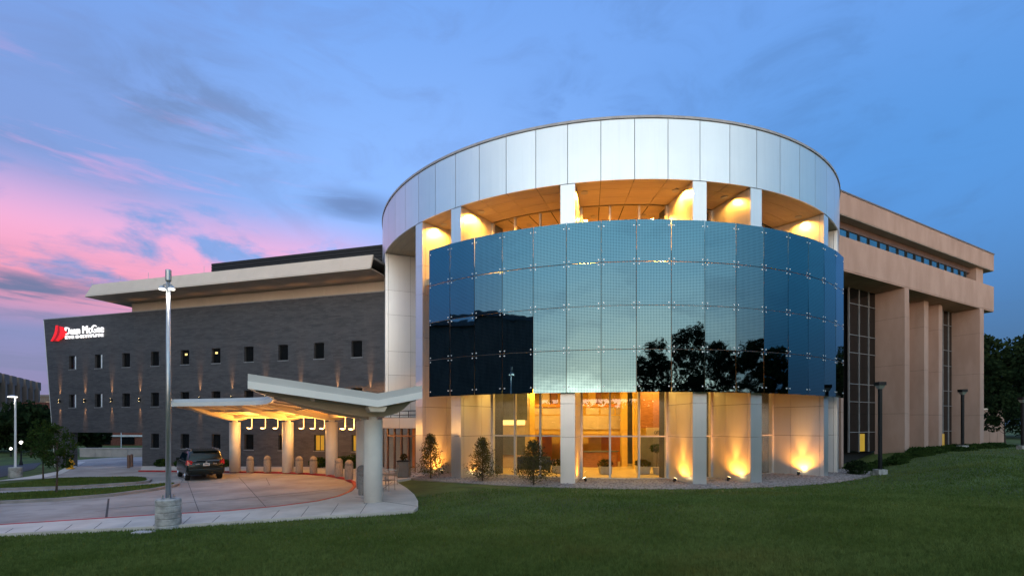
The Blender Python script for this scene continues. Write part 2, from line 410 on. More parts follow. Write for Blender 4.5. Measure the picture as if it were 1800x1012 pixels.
# paved loop: driveway sheet, raised walk, red kerb
red = [gp(*p) for p in [(-420,946),(0,928),(138,919),(276,910),(400,903),(490,894.5),(560,885),(598,876),(619,867),(628,857),(625,849),(610,842.5),(580,836.5),(540,833),(500,831.5),(450,830.5),(400,830),(350,829.3),(310,828.8),(247,828.4)]]
far_r = [(-27.5, 40.2), (-31, 56)]
drive = red + [gp(252, 818)] + far_r + [(-50, 56), (-37.6, 43.2)] + [gp(*p) for p in [(136,803),(112,829),(60,838),(0,844),(-420,868)]]
o = MB().prism(drive, -.10, .004, g).build('driveway', 'drive'); tag(o, kind='structure')
walk = [tuple(p) for p in walk_edge] + [(-5.45, 25.3), (-4.6, 27.2), (-4.6, 31), (-8.2, 33.4), (-19.9, 36.6), (-28.3, 39.0), gp(250, 819)] + red[::-1]
o = MB().prism(walk, -.12, .10, g).build('sidewalk', 'walk'); tag(o, kind='structure')
ko = MB().sweep([(p[0], p[1], g(*p)) for p in red], [(-.02, .0), (.16, .0), (.16, .106), (.02, .106), (-.02, .06)]).build('red_kerb', 'red_paint', fixn=True); tag(ko, kind='structure')
lw_ = [gp(*p) for p in [(-420,884),(0,852),(60,843),(108,833),(150,812)]]; lw2 = [gp(*p) for p in [(141,811),(100,829),(52,837.5),(0,844.5),(-420,870)]]
tag(MB().prism(lw_ + lw2, -.1, .03, g).build('footpath', 'walk'), kind='structure')
st = [gp(*p) for p in [(-600,872),(0,838.5),(60,824),(74,812)]] + [(-62, 72), (-95, 110), (-130, 110), (-95, 60), (-70, 36)]
tag(MB().prism(st, -.1, .012, g).build('street', 'asphalt'), kind='structure')
# grass islands in the loop, each kerb a rim round its turf
for nm, pl in (('turf_island', [(-420,904),(0,862),(130,857.5),(240,850.5),(259,848),(263,845.5),(258,841.5),(235,840),(150,841.5),(75,843.5),(0,848),(-420,874)]),
               ('turf_island', [(-420,944),(0,885),(100,880),(200,871.5),(270,862),(306,855),(312,852.5),(302,851),(260,855),(180,861),(0,870.5),(-420,912)])):
    W = [gp(*p) for p in pl]
    isl = MB().prism(W, -.05, .10, g).build(nm, 'grass'); tag(isl, kind='structure')
    kp = [(p[0], p[1], g(*p)) for p in W] ; kp.append(kp[0])
    MB().sweep(kp, [(-.10, -.02), (.10, -.02), (.10, .125), (-.10, .125)]).build('kerb', 'kerb', isl, fixn=True)
# joints in the paving
def strip(name, pts, wd, m_, h):
    P = [gp(*p, h) for p in pts]
    q = MB().sweep([(p[0], p[1], g(*p)+h) for p in P], [(-wd/2, 0), (wd/2, 0), (wd/2, .004), (-wd/2, .004)]).build(name, m_, fixn=True); return q
drv = bpy.data.objects['driveway']; swk = bpy.data.objects['sidewalk']
for p in ([(191,876),(186,915)], [(468,840),(474,852)], [(330,846),(352,905)], [(420,838),(470,893)], [(262,853),(300,853),(318,848),(321,843),(314,839)], [(190,893),(420,876),(600,858)], [(150,818),(250,822)], [(20,858),(262,849)]):
    strip('paving_joint', p, .018 if p[0][0] != 191 else .06, 'sealant', .006).parent = drv
for a in range(13):
    i = a / 12 * 11; pxs = 15 + 52*a
    ya = np.interp(pxs, [0,138,276,400,490,560,640], [928,919,910,903,894.5,885,880]); yb = np.interp(pxs, [0,150,276,400,560,660], [937,930,924,916,906,901])
    strip('paving_joint', [(pxs+8, ya+.9), (pxs-6, yb-.3)], .014, 'sealant', .102).parent = swk
for p in ([(640,884),(690,846)], [(625,873),(733,889)], [(633,858),(700,850)], [(600,838),(640,829)]):
    strip('paving_joint', p, .02, 'sealant', .102).parent = swk
# gravel bed round the rotunda: base and loose stones
ring = lambda r, d, z_=0.0: (DC.x + r*math.sin(R_(d)), DC.y - r*math.cos(R_(d)), z_)
bed = [ring(17.35, d)[:2] for d in np.arange(-52, 64, 2)] + [ring(12.9, d)[:2] for d in np.arange(62, -53, -2)]
tag(MB().prism(bed, -.05, .085).build('gravel_bed', 'kerb'), kind='structure')
pv, pf = [], []
ico = [(0,0,1),(.894,0,.447),(.276,.85,.447),(-.724,.526,.447),(-.724,-.526,.447),(.276,-.85,.447)]
for i in range(9000):
    d = rnd.uniform(-51, 62); r = rnd.uniform(13.3, 17.5) if d > -30 else rnd.uniform(13.3, 17.45)
    c = ring(r, d, .08); s_ = rnd.uniform(.025, .07); a = rnd.uniform(0, 6.28); k = len(pv)
    for q in ico: pv.append((c[0]+s_*(q[0]*math.cos(a)-q[1]*math.sin(a))*1.2, c[1]+s_*(q[0]*math.sin(a)+q[1]*math.cos(a)), c[2]+s_*(q[2]-.25)*.8))
    pf += [(k,k+1,k+2),(k,k+2,k+3),(k,k+3,k+4),(k,k+4,k+5),(k,k+5,k+1)]
pm_ = MB(); pm_.v = pv; pm_.f = pf
tag(pm_.build('gravel', 'pebble'), 'loose pinkish gravel stones along the foot of the rotunda', 'gravel', kind='stuff')
# turf: single blades over the lawn that the camera sees
def blades(n, sampler, hmin, hmax, wd, seed):
    rg = np.random.default_rng(seed); P = sampler(rg, n)
    zz = ground_z(P) if P.shape[1] == 2 else P[:, 2]
    P = P[:, :2]; m_ = len(P); a = rg.uniform(0, 2*np.pi, m_); h = rg.uniform(hmin, hmax, m_); dist = np.hypot(P[:, 0], P[:, 1]); ww = wd*np.clip(dist/10, .8, 3)
    dx, dy = np.cos(a)*ww/2, np.sin(a)*ww/2; ln = rg.normal(0, .45, (m_, 2))*h[:, None]
    v = np.empty((m_, 3, 3)); v[:, 0] = np.c_[P[:, 0]-dx, P[:, 1]-dy, zz-.01]; v[:, 1] = np.c_[P[:, 0]+dx, P[:, 1]+dy, zz-.01]; v[:, 2] = np.c_[P[:, 0]+ln[:, 0], P[:, 1]+ln[:, 1], zz+h]
    return v.reshape(-1, 3)
def tri_obj(name, v, m_, parent=None):
    n = len(v); me = bpy.data.meshes.new(name); me.vertices.add(n); me.vertices.foreach_set('co', v.astype(np.float32).ravel())
    me.loops.add(n); me.loops.foreach_set('vertex_index', np.arange(n, dtype=np.int32)); me.polygons.add(n//3)
    me.polygons.foreach_set('loop_start', np.arange(0, n, 3, dtype=np.int32)); me.update(calc_edges=True); me.validate()
    o = bpy.data.objects.new(name, me); COL.objects.link(o); me.materials.append(M[m_])
    if parent: o.parent = parent
    return o
def lawn_samp(rg, n):
    Y = 5.0 / (1 - rg.uniform(0, 1, n)*.88); X = rg.uniform(-1.05, 1.05, n)*Y; P = np.c_[X, Y]
    d, ins = poly_dist(P, low_poly); ok = ~ins & (np.hypot(P[:, 0]-DC.x, P[:, 1]-DC.y) > 17.3)
    back_ = (P - np.array([20.4, 31.1])) @ np.array([.489, -.872]); ok &= (back_ > -1.5) | (P[:, 0] > 42)
    return P[ok]
tag(tri_obj('lawn_grass', blades(400000, lawn_samp, .035, .09, .018, 3), 'blade'), 'short mown green grass covering the front lawn', 'grass', kind='stuff')
def isl_samp(pl):
    W = np.array([gp(*p) for p in pl])
    def f(rg, n):
        lo, hi = W.min(0), W.max(0); lo[0] = max(lo[0], -27); P = rg.uniform(lo, hi, (n, 2)); d, ins = poly_dist(P, W); P = P[ins & (d > .1)]
        return np.c_[P, .02*(P[:, 0]+5)+.10]
    return f
vi = [blades(40000, isl_samp(pl), .04, .09, .014, 5) for pl in ([(-300,895),(0,862),(130,857.5),(240,850.5),(259,848),(263,845.5),(258,841.5),(235,840),(150,841.5),(75,843.5),(0,848),(-300,868)], [(-300,930),(0,885),(100,880),(200,871.5),(270,862),(306,855),(312,852.5),(302,851),(260,855),(180,861),(0,870.5),(-300,900)])]
tag(tri_obj('island_grass', np.concatenate(vi), 'blade'), 'grass on the kerbed islands of the drive loop', 'grass', kind='stuff')

# ------------------------------------------------------------------ rotunda
RO = thing('rotunda_building', 'round white-panelled building with a curved blue glass screen and lit balcony', 'building', DC)
RO_ = tuple(DC)
DK, K0 = 5.506, -13.81
th = lambda k: K0 + DK*k
rz = lambda d: (0, 0, R_(d))
ZT, ZB = 16.80, 14.04
def arcbox(r0, r1, half, z0, z1, n=4, gap=0.0):
    b_ = MB(); A = [math.radians(-half + 2*half*i/n) for i in range(n+1)]
    p = lambda r, a, s_: ((r*math.sin(a)), -r*math.cos(a))
    vs = []
    for a in A:
        for r in (r0, r1):
            q = p(r, a, 0); vs += [(q[0], q[1], z0), (q[0], q[1], z1)]
    fs = []
    for i in range(n):
        o = i*4; q = o+4
        fs += [(o+2, q+2, q+3, o+3), (q, o, o+1, q+1), (o+1, o+3, q+3, q+1), (o+2, o, q, q+2)]
    fs += [(0, 2, 3, 1), (n*4+2, n*4, n*4+1, n*4+3)]
    b_.add(vs, fs); return b_
# fascia: curved panels over a dark backing ring
half = DK/2 - math.degrees(.014/15.88)
me = arcbox(15.80, 15.88, half, ZB, ZT, 4).mesh('fascia_panel')
for k in range(-13, 14): inst('fascia_panel', me, 'white_panel', RO, rot=rz(th(k) + DK/2))
inst('fascia_backing', arcbox(15.55, 15.79, 76, ZB+.02, ZT-.02, 60).mesh('fascia_backing'), 'joint', RO, rot=rz(th(.5)))
inst('coping', arcbox(15.45, 15.93, 76, ZT+.015, ZT+.13, 60).mesh('coping'), 'coping', RO, rot=rz(th(.5)))
MB().prism([ring(15.5, d)[:2] for d in range(-90, 70, 4)] + [(24, 48), (-9.0, 44)], 15.9, 16.0).build('roof', 'roof', RO)
# soffit panels between the fins
for r0, r1 in ((13.22, 14.08), (14.10, 14.96), (14.98, 15.79)):
    hf = DK/2 - math.degrees(.010/r1)
    me = arcbox(r0, r1, hf, ZB+.015, ZB+.05, 2).mesh('soffit_panel')
    for k in range(-11, 12): inst('soffit_panel', me, 'soffit', RO, rot=rz(th(k) + DK/2))
inst('soffit_backing', arcbox(8.0, 15.7, 75, ZB+.055, ZB+.12, 40).mesh('soffit_backing'), 'joint', RO, rot=rz(th(.5)))
# fins
ZJ = [.05, 2.24, 3.81, 6.10, 7.65, 10.05, 11.65, 14.03]
FT = .34
pan = {}
for i in range(7):
    z0, z1 = ZJ[i]+.008, ZJ[i+1]-.008
    pan[i, 'f'] = MB().box(-FT, FT, -15.85, -15.66, z0, z1).mesh('front_panel')
    for s_ in (-1, 1):
        x0, x1 = sorted((s_*(FT-.03), s_*FT))
        pan[i, s_, 0] = MB().box(x0, x1, -15.645, -14.21, z0, z1).mesh('flank_panel')
        pan[i, s_, 1] = MB().box(x0, x1, -14.195, -13.05, z0, z1).mesh('flank_panel')
core = MB().box(-FT+.04, FT-.04, -15.64, -12.2, .02, 14.03).mesh('fin_wall')
FK = [-10, -6, -4, 0, 4, 6, 10, 12]
for k in FK:
    fo = inst('fin_wall', core, 'joint', RO, rot=rz(th(k)))
    for i in range(7):
        inst('front_panel', pan[i, 'f'], 'white_panel', fo)
        for s_ in (-1, 1):
            for j in (0, 1): inst('flank_panel', pan[i, s_, j], 'white_panel', fo)
# inner wall: glazed at lobby and balcony level, solid storeys between
inst('storey_wall', arcbox(12.9, 13.15, DK*9, 4.75, 10.9, 50).mesh('storey_wall'), 'beige', RO, rot=rz(th(3)))
inst('balcony_floor', arcbox(9, 15.6, DK*9, 10.55, 10.88, 40).mesh('balcony_floor'), 'tan_int', RO, rot=rz(th(3)))
def pane_me(r, a0, a1, z0, z1, nm):
    p, q = (r*math.sin(R_(a0)), -r*math.cos(R_(a0))), (r*math.sin(R_(a1)), -r*math.cos(R_(a1)))
    d = Vector((q[0]-p[0], q[1]-p[1], 0)); n = Vector((-d.y, d.x, 0)).normalized()*.012
    return MB().obox((p[0], p[1], z0), d, n, (0, 0, z1-z0)).mesh(nm)
mull = {lv: MB().box(-.045, .045, -13.30, -13.12, z0, z1).mesh('mullion') for lv, z0, z1 in (('lo', .06, 4.75), ('hi', 10.88, 14.0))}
AE = math.degrees(.34/13.2)
for ka, kb, nd_ in ((-10, -6, 3), (-6, -4, 1), (-4, 0, 3), (0, 4, 3), (4, 6, 1), (6, 10, 3), (10, 12, 1)):
    a0, a1 = th(ka)+AE, th(kb)-AE; st_ = (a1-a0)/nd_
    for i in range(nd_+1):
        ang = a0+st_*i + (.2 if i == 0 else -.2 if i == nd_ else 0)
        if ka > -10: inst('mullion', mull['lo'], 'mullion', RO, rot=rz(ang))
        inst('mullion', mull['hi'], 'mullion', RO, rot=rz(ang))
    for i in range(nd_):
        b0, b1 = a0+st_*i+.2, a0+st_*(i+1)-.2
        segs = [(10.9, 14.0)] if ka == -10 else [(.1, 2.20), (2.28, 4.75), (10.9, 14.0)]
        for z0, z1 in segs: inst('window_pane', pane_me(13.2, b0, b1, z0, z1, 'window_pane'), 'glass', RO)
        if ka > -10: inst('transom', pane_me(13.27, b0, b1, 2.205, 2.275, 'transom').copy(), 'mullion', RO); inst('sill', pane_me(13.27, b0, b1, .05, .12, 'sill'), 'mullion', RO)
# the blue screen of flat panels
RS = 16.30; ZS = [4.28, 6.22, 8.19, 10.15, 12.04]
ap = RS*math.cos(R_(DK/2)); wp = 2*RS*math.sin(R_(DK/2)) - .03
fixm = MB(); sg = []
tilt = random.Random(21)
gme = []
for r in range(4):
    hgt = ZS[r+1]-ZS[r]-.03
    gme.append(MB().box(-wp/2, wp/2, -.012, .012, -hgt/2, hgt/2).mesh('glass_panel'))
for k in range(-5, 11):
    a = R_(th(k) + DK/2)
    for r in range(4):
        zc = (ZS[r]+ZS[r+1])/2; hgt = ZS[r+1]-ZS[r]-.03
        p = inst('glass_panel', gme[r], 'screen', RO, (ap*math.sin(a), -ap*math.cos(a), zc), (R_(tilt.uniform(-.5, .5)), 0, a + R_(tilt.uniform(-.4, .4))))
        ca, sa = math.cos(a), math.sin(a)
        for sx in (-1, 1):
            for sz in (-1, 1):
                lx, lz = sx*(wp/2-.10), sz*(hgt/2-.10)
                if (sz < 0 and r == 0) or (sz > 0 and r == 3): lz = sz*(hgt/2-.26)
                c = Vector((ap*sa + lx*ca, -ap*ca + lx*sa, zc+lz)); n = Vector((sa, -ca, 0))
                fixm.tube(c - n*.10, c + n*.035, .032, n=8)
fixm.v = [(a+DC.x, b_+DC.y, c) for a, b_, c in fixm.v]
tag(fixm.build('glass_fixing', 'fix', RO), kind='stuff')
for k in range(-5, 12):
    a = R_(th(k)); inst('screen_rod', MB().tube((0, -RS+.13, 4.3), (0, -RS+.13, 12.0), .028, n=8).mesh('screen_rod'), 'rail', RO, rot=rz(th(k)))
for zz in ZS[1:4]:
    b_ = MB(); n = 64; A = [R_(th(-5) + (th(11)-th(-5))*i/n) for i in range(n+1)]
    for i in range(n): b_.tube(((RS-.09)*math.sin(A[i])+DC.x, -(RS-.09)*math.cos(A[i])+DC.y, zz), ((RS-.09)*math.sin(A[i+1])+DC.x, -(RS-.09)*math.cos(A[i+1])+DC.y, zz), .024, n=6, caps=False)
    b_.build('screen_rail', 'rail', RO)
for k in FK[2:7]:
    for zz in ZS: inst('screen_bracket', MB().box(-.05, .05, -RS+.10, -15.8, zz-.06 if zz > 5 else zz+.05, zz+.06 if zz > 5 else zz+.16).mesh('screen_bracket'), 'steel', RO, rot=rz(th(k)))
# downlights in the balcony soffit (one of them dead)
for d, r, on in ((-43.7, 14.75, 1), (-33.0, 14.7, 1), (-11.2, 14.8, 1), (5.7, 14.8, 1), (16.3, 14.6, .25), (37.9, 14.8, .55), (-27.0, 11.9, 1), (-9.5, 11.9, 1), (3.0, 11.9, 1), (-48.5, 11.5, 0)):
    c = ring(r, d, ZB)
    q = MB().lathe([(.15, -.012), (.17, -.02), (.17, .012), (.15, .012)], c, 16).build('downlight', 'mullion', RO)
    MB().lathe([(.145, -.004), (.145, .010)], c, 16).build('lens', 'amber_lens' if on > .3 else 'coping', q)
    if on and r > 13: lamp('downlight_lamp', 'SPOT', (c[0], c[1], ZB-.03), 650*on, (1, .43, .06), RO, spot_size=R_(74), spot_blend=.7, shadow_soft_size=.06)
    if on and r > 13: lamp('downlight_spill', 'SPOT', (c[0], c[1], ZB-.04), 1500*on, (1, .43, .06), RO, spot_size=R_(160), spot_blend=.6, shadow_soft_size=.08)
    if on and r < 13: lamp('downlight_lamp', 'SPOT', (c[0], c[1], ZB-.03), 1500, (1, .44, .07), RO, spot_size=R_(150), spot_blend=.8, shadow_soft_size=.1)
inst('balcony_ceiling', arcbox(7, 13.1, 60, ZB+.01, ZB+.05, 40).mesh('balcony_ceiling'), 'soffit', RO, rot=rz(th(1)))
inst('balcony_back_wall', arcbox(8.6, 8.8, 60, 10.9, ZB, 40).mesh('balcony_back_wall'), 'tan_int', RO, rot=rz(th(1)))
for k in range(-5, 10): inst('ceiling_seam', arcbox(7.2, 13.0, .12, ZB+.0, ZB+.008, 1).mesh('ceiling_seam'), 'joint', RO, rot=rz(th(k)))
# entrance vestibule between the first two fins
A_, B_ = Vector((-7.75, 29.9, 0)), Vector((-5.35, 28.45, 0)); ab = B_-A_; nn = Vector((-ab.y, ab.x, 0)).normalized()
for i in range(2): MB().obox(A_+ab*(.5*i+.006)+Vector((0,0,2.63)), ab*.488, nn*.1, (0,0,.60)).build('header_panel', 'beige', RO)
MB().obox(A_+nn*.05+Vector((0,0,2.60)), ab, nn*3.2, (0,0,.66)).build('vestibule_roof', 'joint', RO)
for z_ in (3.40, 3.62): MB().tube(A_+Vector((0,0,z_)), B_+Vector((0,0,z_)), .02).build('railing_bar', 'black_metal', RO)
for i in range(5): MB().tube(A_+ab*(i/4)+Vector((0,0,3.25)), A_+ab*(i/4)+Vector((0,0,3.62)), .02).build('railing_post', 'black_metal', RO)
for i in range(6): MB().obox(A_+ab*(i/5-.012)+nn*.4+Vector((0,0,0)), ab*.03, nn*.12, (0,0,2.60)).build('door_frame', 'brown_frame', RO)
MB().obox(A_+nn*.42+Vector((0,0,2.12)), ab, nn*.1, (0,0,.10)).build('door_head', 'brown_frame', RO)
for i in range(5): MB().obox(A_+ab*(i/5+.02)+nn*.46+Vector((0,0,.02)), ab*.165, nn*.02, (0,0,2.08)).build('door_pane', 'glass', RO)
MB().obox(A_+nn*2.6, ab*1.3, nn*.1, (0,0,2.6)).build('vestibule_back_wall', 'orange_wall', RO)
# white wall closing the bay behind the entrance and dark body of the drum
MB().prism([ring(12.9, d)[:2] for d in (-70, -60, -50)] + [ring(12.6, d)[:2] for d in (-50, -60, -70)], 3.2, 14.0).build('bay_wall', 'white_panel', RO)
MB().prism([ring(13.1, d)[:2] for d in (43, 50, 57)] + [ring(12.6, d)[:2] for d in (57, 50, 43)], 0.05, 14.0).build('bay_wall', 'white_panel', RO)

# ------------------------------------------------------------------ lobby inside the rotunda (parts of the building; loose furniture separate below)
MB().prism([ring(13.1, d)[:2] for d in np.arange(-46, 58, 3)] + [(20, 46), (-4, 46)], .0, .062).build('lobby_floor', 'floor_int', RO)
MB().prism([ring(12.85, d)[:2] for d in np.arange(-46, 58, 3)] + [(20, 46), (-4, 46)], 5.7, 5.9).build('lobby_ceiling', 'tan_int', RO)
def ibox(name, m_, px0, px1, py0, py1, Y, dep=.3, z0=None):
    a, b_ = at(px0, py1, Y), at(px1, py0, Y); zz = a[2] if z0 is None else z0
    return MB().box(a[0], b_[0], Y, Y+dep, zz, b_[2]).build(name, m_, RO)
MB().box(-3.2, 17, 41, 41.2, .06, 5.7).build('lobby_back_wall', 'yellow_wall', RO)
ibox('partition', 'blue_grey', 872, 927, 690, 738, 32.0, .2)
ibox('light_shelf', 'lit_strip', 872, 923, 738, 746.5, 31.8, .15)
ibox('partition', 'tan_int', 872, 923, 746.5, 766, 32.0, .2)
ibox('partition', 'blue_grey', 874, 905, 766, 799, 32.0, .2)
ibox('partition', 'blue_grey', 908, 923, 766, 799, 32.05, .2)
ibox('partition', 'tan_int', 866, 923, 799, 826, 32.15, .2, .06)
ibox('lobby_column', 'tan_int', 923, 931, 660, 830, 33.5, .5, .06)
ibox('lobby_column', 'yellow_wall', 931, 940, 660, 830, 33.4, .5, .06)
ibox('mezzanine_edge', 'yellow_wall', 938, 1092, 754, 761.5, 34.0, 6)
ibox('mezzanine_parapet', 'tan_int', 938, 1092, 730, 754, 33.9, .15)
for p0, p1 in ((940, 952), (954, 986), (1030, 1053), (1056, 1080), (1083, 1092)): ibox('parapet_panel', 'tan_int', p0, p1, 716, 728, 33.92, .06)
ibox('handrail', 'orange_wall', 938, 1092, 710, 714.5, 33.85, .2)
ibox('lobby_column', 'yellow_wall', 1036, 1047, 660, 712, 35, .4)
ibox('lobby_column', 'tan_int', 953, 966, 660, 712, 35, .4)
ibox('dark_opening', 'wood', 1047, 1057, 660, 712, 40.5, .3)
ibox('dark_opening', 'wood', 968, 980, 660, 712, 40.5, .3)
ibox('feature_wall', 'orange_wall', 1057, 1094, 765, 812, 38, .3, .06)
ibox('feature_wall', 'orange_wall', 945, 970, 765, 812, 39, .3, .06)
ibox('lobby_column', 'yellow_wall', 1093, 1103, 660, 828, 33.2, .5, .06)
ibox('dark_opening', 'blue_grey', 1103, 1116, 690, 826, 36, .3, .06)
ibox('lobby_column', 'yellow_wall', 1115, 1126, 660, 832, 31.5, .5, .06)
ibox('side_wall', 'wood', 1126, 1172, 660, 752, 33, .3)
ibox('side_wall', 'blue_grey', 1126, 1176, 765, 835, 33.1, .3, .06)
ibox('optical_sign_panel', 'tan_int', 1136, 1172, 751, 764.5, 31.2, .06)
MB().box(11.2, 11.4, 26, 41, .06, 5.7).build('side_wall', 'tan_int', RO)
MB().box(-3.0, -2.8, 29.3, 41, .06, 5.7).build('side_wall', 'tan_int', RO)
ibox('wall_painting', 'yellow_wall', 1034, 1057, 768, 800, 37.5, .05)
def text_mesh(txt, size, ext, name):
    cu = bpy.data.curves.new(name, 'FONT'); cu.body = txt; cu.size = size; cu.extrude = ext; cu.resolution_u = 3
    ob = bpy.data.objects.new(name, cu); COL.objects.link(ob); bpy.context.view_layer.update()
    me_ = bpy.data.meshes.new_from_object(ob.evaluated_get(bpy.context.evaluated_depsgraph_get())); bpy.data.objects.remove(ob)
    me_.name = name; return me_
tm = text_mesh('OPTICAL', .34, .01, 'optical_lettering'); c = at(1150, 763, 31.17)
wdt = max(v.co.x for v in tm.vertices); tm.transform(Matrix.Scale(.72/wdt, 4, (1, 0, 0)))
inst('optical_lettering', tm, 'joint', RO, Vector((c[0], c[1], c[2])) - DC, (R_(90), 0, 0))
# lobby ceiling lamps
for i, (lx, ly) in enumerate(((1.2, 29), (4.6, 28.2), (8.4, 28.6), (1.5, 33), (5.2, 32), (9.3, 32), (4, 37.5), (8, 37.5))):
    q = MB().lathe([(.28, 0), (.28, .06)], (lx, ly, 5.62), 16).build('ceiling_lamp', 'warm_lens', RO)
    lamp('ceiling_lamp_light', 'AREA', (lx, ly, 5.58), 185, (1, .62, .15), RO, shape='DISK', size=.8)
for lx in (1.8, 5.2): lamp('mezzanine_lamp', 'AREA', (lx, 36.2, 2.4), 180, (1, .58, .13), RO, shape='DISK', size=.8)
# right bays: dim rooms
lamp('room_lamp', 'AREA', (12.6, 29.5, 5.5), 60, (1, .55, .15), RO, shape='DISK', size=.8)

# loose lobby things
def leaves(mb_n, blobs, size, seed, flat=0.6):
    rg = np.random.default_rng(seed); out_ = []
    for (cx, cy, cz, rx, ry, rz_, n) in blobs:
        u = rg.normal(size=(n, 3)); u /= np.linalg.norm(u, axis=1)[:, None]; rr = rg.uniform(.25, 1, n)**(.5)
        C = np.c_[cx+u[:, 0]*rx*rr, cy+u[:, 1]*ry*rr, cz+u[:, 2]*rz_*rr]
        a = rg.normal(size=(n, 3)); a /= np.linalg.norm(a, axis=1)[:, None]; b_ = np.cross(a, rg.normal(size=(n, 3))); b_ /= np.linalg.norm(b_, axis=1)[:, None]
        s_ = size*rg.uniform(.6, 1.3, n)[:, None]
        q0, q1, q2, q3 = C-a*s_, C+b_*s_*flat, C+a*s_, C-b_*s_*flat
        out_.append(np.stack([q0, q1, q2, q0, q2, q3], 1).reshape(-1, 3))
    return np.concatenate(out_)
def planter(px, py, Y, wd, label):
    c = at(px, py, Y); t_ = thing('planter', label, 'planter', (c[0], Y, .065))
    b_ = MB(); h = .42; a, q = wd/2*.85, wd/2
    b_.add([(c[0]-a, Y-a, .065), (c[0]+a, Y-a, .065), (c[0]+a, Y+a, .065), (c[0]-a, Y+a, .065), (c[0]-q, Y-q, .065+h), (c[0]+q, Y-q, .065+h), (c[0]+q, Y+q, .065+h), (c[0]-q, Y+q, .065+h)], [(3,2,1,0),(4,5,6,7),(0,1,5,4),(1,2,6,5),(2,3,7,6),(3,0,4,7)])
    b_.build('pot', 'cream', t_, bevel=.02)
    v = leaves(0, [(0, 0, h+.16, q*1.25, q*1.25, .24, 260)], .07, int(px)); tri_obj('foliage', v, 'flower', t_)
planter(1064, 838, 28.3, .72, 'cream square planter of reddish foliage left of the glass mullion, inside lobby')
planter(1130, 838, 28.3, .72, 'cream planter with spreading foliage at right end of the lit lobby glass')
planter(980, 838, 28.8, .66, 'planter with red leaves just left of the grey lobby pillar')
t_ = thing('reception_desk', 'curved dark wood reception desk behind the lobby glass', 'desk', (5.5, 33.0, .06))
arc_ = [(5.4+2.0*math.sin(R_(a)), 34.6-1.9*math.cos(R_(a)), .06) for a in range(-58, 59, 8)]
MB().sweep(arc_, [(-.05, 0), (.5, 0), (.5, .98), (-.05, .98)]).build('front', 'wood', t_, fixn=True)
MB().sweep(arc_, [(-.15, .985), (.55, .985), (.55, 1.05), (-.15, 1.05)]).build('counter_top', 'blue_grey', t_, fixn=True)
c = at(938, 833, 28.9); t_ = thing('lounge_sofa', 'dark upholstered lobby sofa behind the rightmost bushy conifer', 'sofa', (c[0], 28.9, .065))
MB().box(c[0]-.95, c[0]+1.0, 28.9, 29.1, .35, .98).build('backrest', 'dark_furn', t_, bevel=.04); MB().box(c[0]-.95, c[0]+1.0, 29.1, 29.7, .22, .45).build('seat', 'dark_furn', t_, bevel=.04)
for sx in (-.88, .92): MB().box(c[0]+sx-.04, c[0]+sx+.04, 28.95, 29.65, .062, .35).build('leg', 'black_metal', t_)
c = at(1154, 838, 28.1); t_ = thing('potted_tree', 'small round-headed potted tree in front of the dark lobby wall', 'plant', (c[0], 28.1, .065))
MB().lathe([(.16, 0), (.22, .4)], (c[0], 28.1, .065)).build('pot', 'cream', t_); MB().tube((c[0], 28.1, .4), (c[0]+.05, 28.1, 1.35), .025, .02).build('trunk', 'trunk', t_)
tri_obj('crown', leaves(0, [(.05, 0, 1.45, .42, .42, .26, 420)], .06, 3), 'leaf', t_)

# ground uplights that wash the fins
for i, (d, r, pw) in enumerate(((-43.6, 14.9, 230), (-33.0, 14.7, 40), (-10.9, 14.9, 130), (5.1, 14.95, 250), (16.0, 14.95, 300), (37.9, 14.8, 300))):
    where = ('beside the leftmost conifer', 'behind the middle conifer', 'right of the grey pillar in front of the lobby', 'left of the pillar that ends the lobby glass', 'left of the second pillar right of the lobby', 'at the far right panelled bay')[i]
    side = 1 if i < 3 else -1
    c = ring(r, d, .10); t_ = thing('ground_uplight', 'small lit ground uplight ' + where, 'uplight', c, 'amber uplights at the foot of the rotunda')
    n = Vector((math.cos(R_(d)), math.sin(R_(d)), 0)) * (-side)                  # towards the fin flank
    ax = (n*.5 + Vector((0, 0, .87))).normalized(); p0 = Vector(c) + Vector((0, 0, .03))
    MB().tube(c, Vector(c)+Vector((0, 0, .05)), .03).build('stake', 'black_metal', t_)
    MB().tube(p0, p0+ax*.16, .06, .085, 12).build('housing', 'black_metal', t_)
    MB().tube(p0+ax*.161, p0+ax*.168, .078, n=12).build('lens', 'amber_lens', t_)
    lamp('uplight_lamp', 'SPOT', p0+ax*.19, pw*4.0, (1, .44, .06), t_, spot_size=R_(34), spot_blend=1.0, shadow_soft_size=.04, rot=aim(n*.20 + Vector((0, 0, 1))))
    lamp('uplight_spill', 'SPOT', p0+ax*.20, pw*2.6, (1, .34, .035), t_, spot_size=R_(150), spot_blend=.9, shadow_soft_size=.06, rot=aim(n*.2 + Vector((0, 0, 1))))

# ------------------------------------------------------------------ dark brick wing
W0 = Vector((-8.41, 33.2, 0)); WD = Vector((-.9605, .278, 0)); WN = Vector((-.278, -.9605, 0))      # along the wall to the left, and out towards the street
def ww(px):
    k = (px - HX)/F; return (-8.41 - 33.2*k) / (.9605 + .278*k)
def wpt(w_, z_, off=0.0): return W0 + WD*w_ + WN*off + Vector((0, 0, z_))
BW = thing('brick_wing', 'long dark brick wing with small square windows and overhanging pale roof', 'building', W0)
ZTOP = 11.65; WL0, WL1 = 30.9, 32.3
win_px = [(120,135),(165.5,181),(213.7,229.5),(264,280.5),(316,334),(370.5,389),(428,447),(487.5,508),(550,571.5),(616,638.4)]
cols = [(ww(b_), ww(a)) for a, b_ in win_px]
wc = [(a+b_)/2 for a, b_ in cols]; hw = .41
rows = [(1.03, 2.15), (4.25, 5.33), (7.39, 8.50)]
ops = []                                         # (w0, w1, z0, z1, row, col)
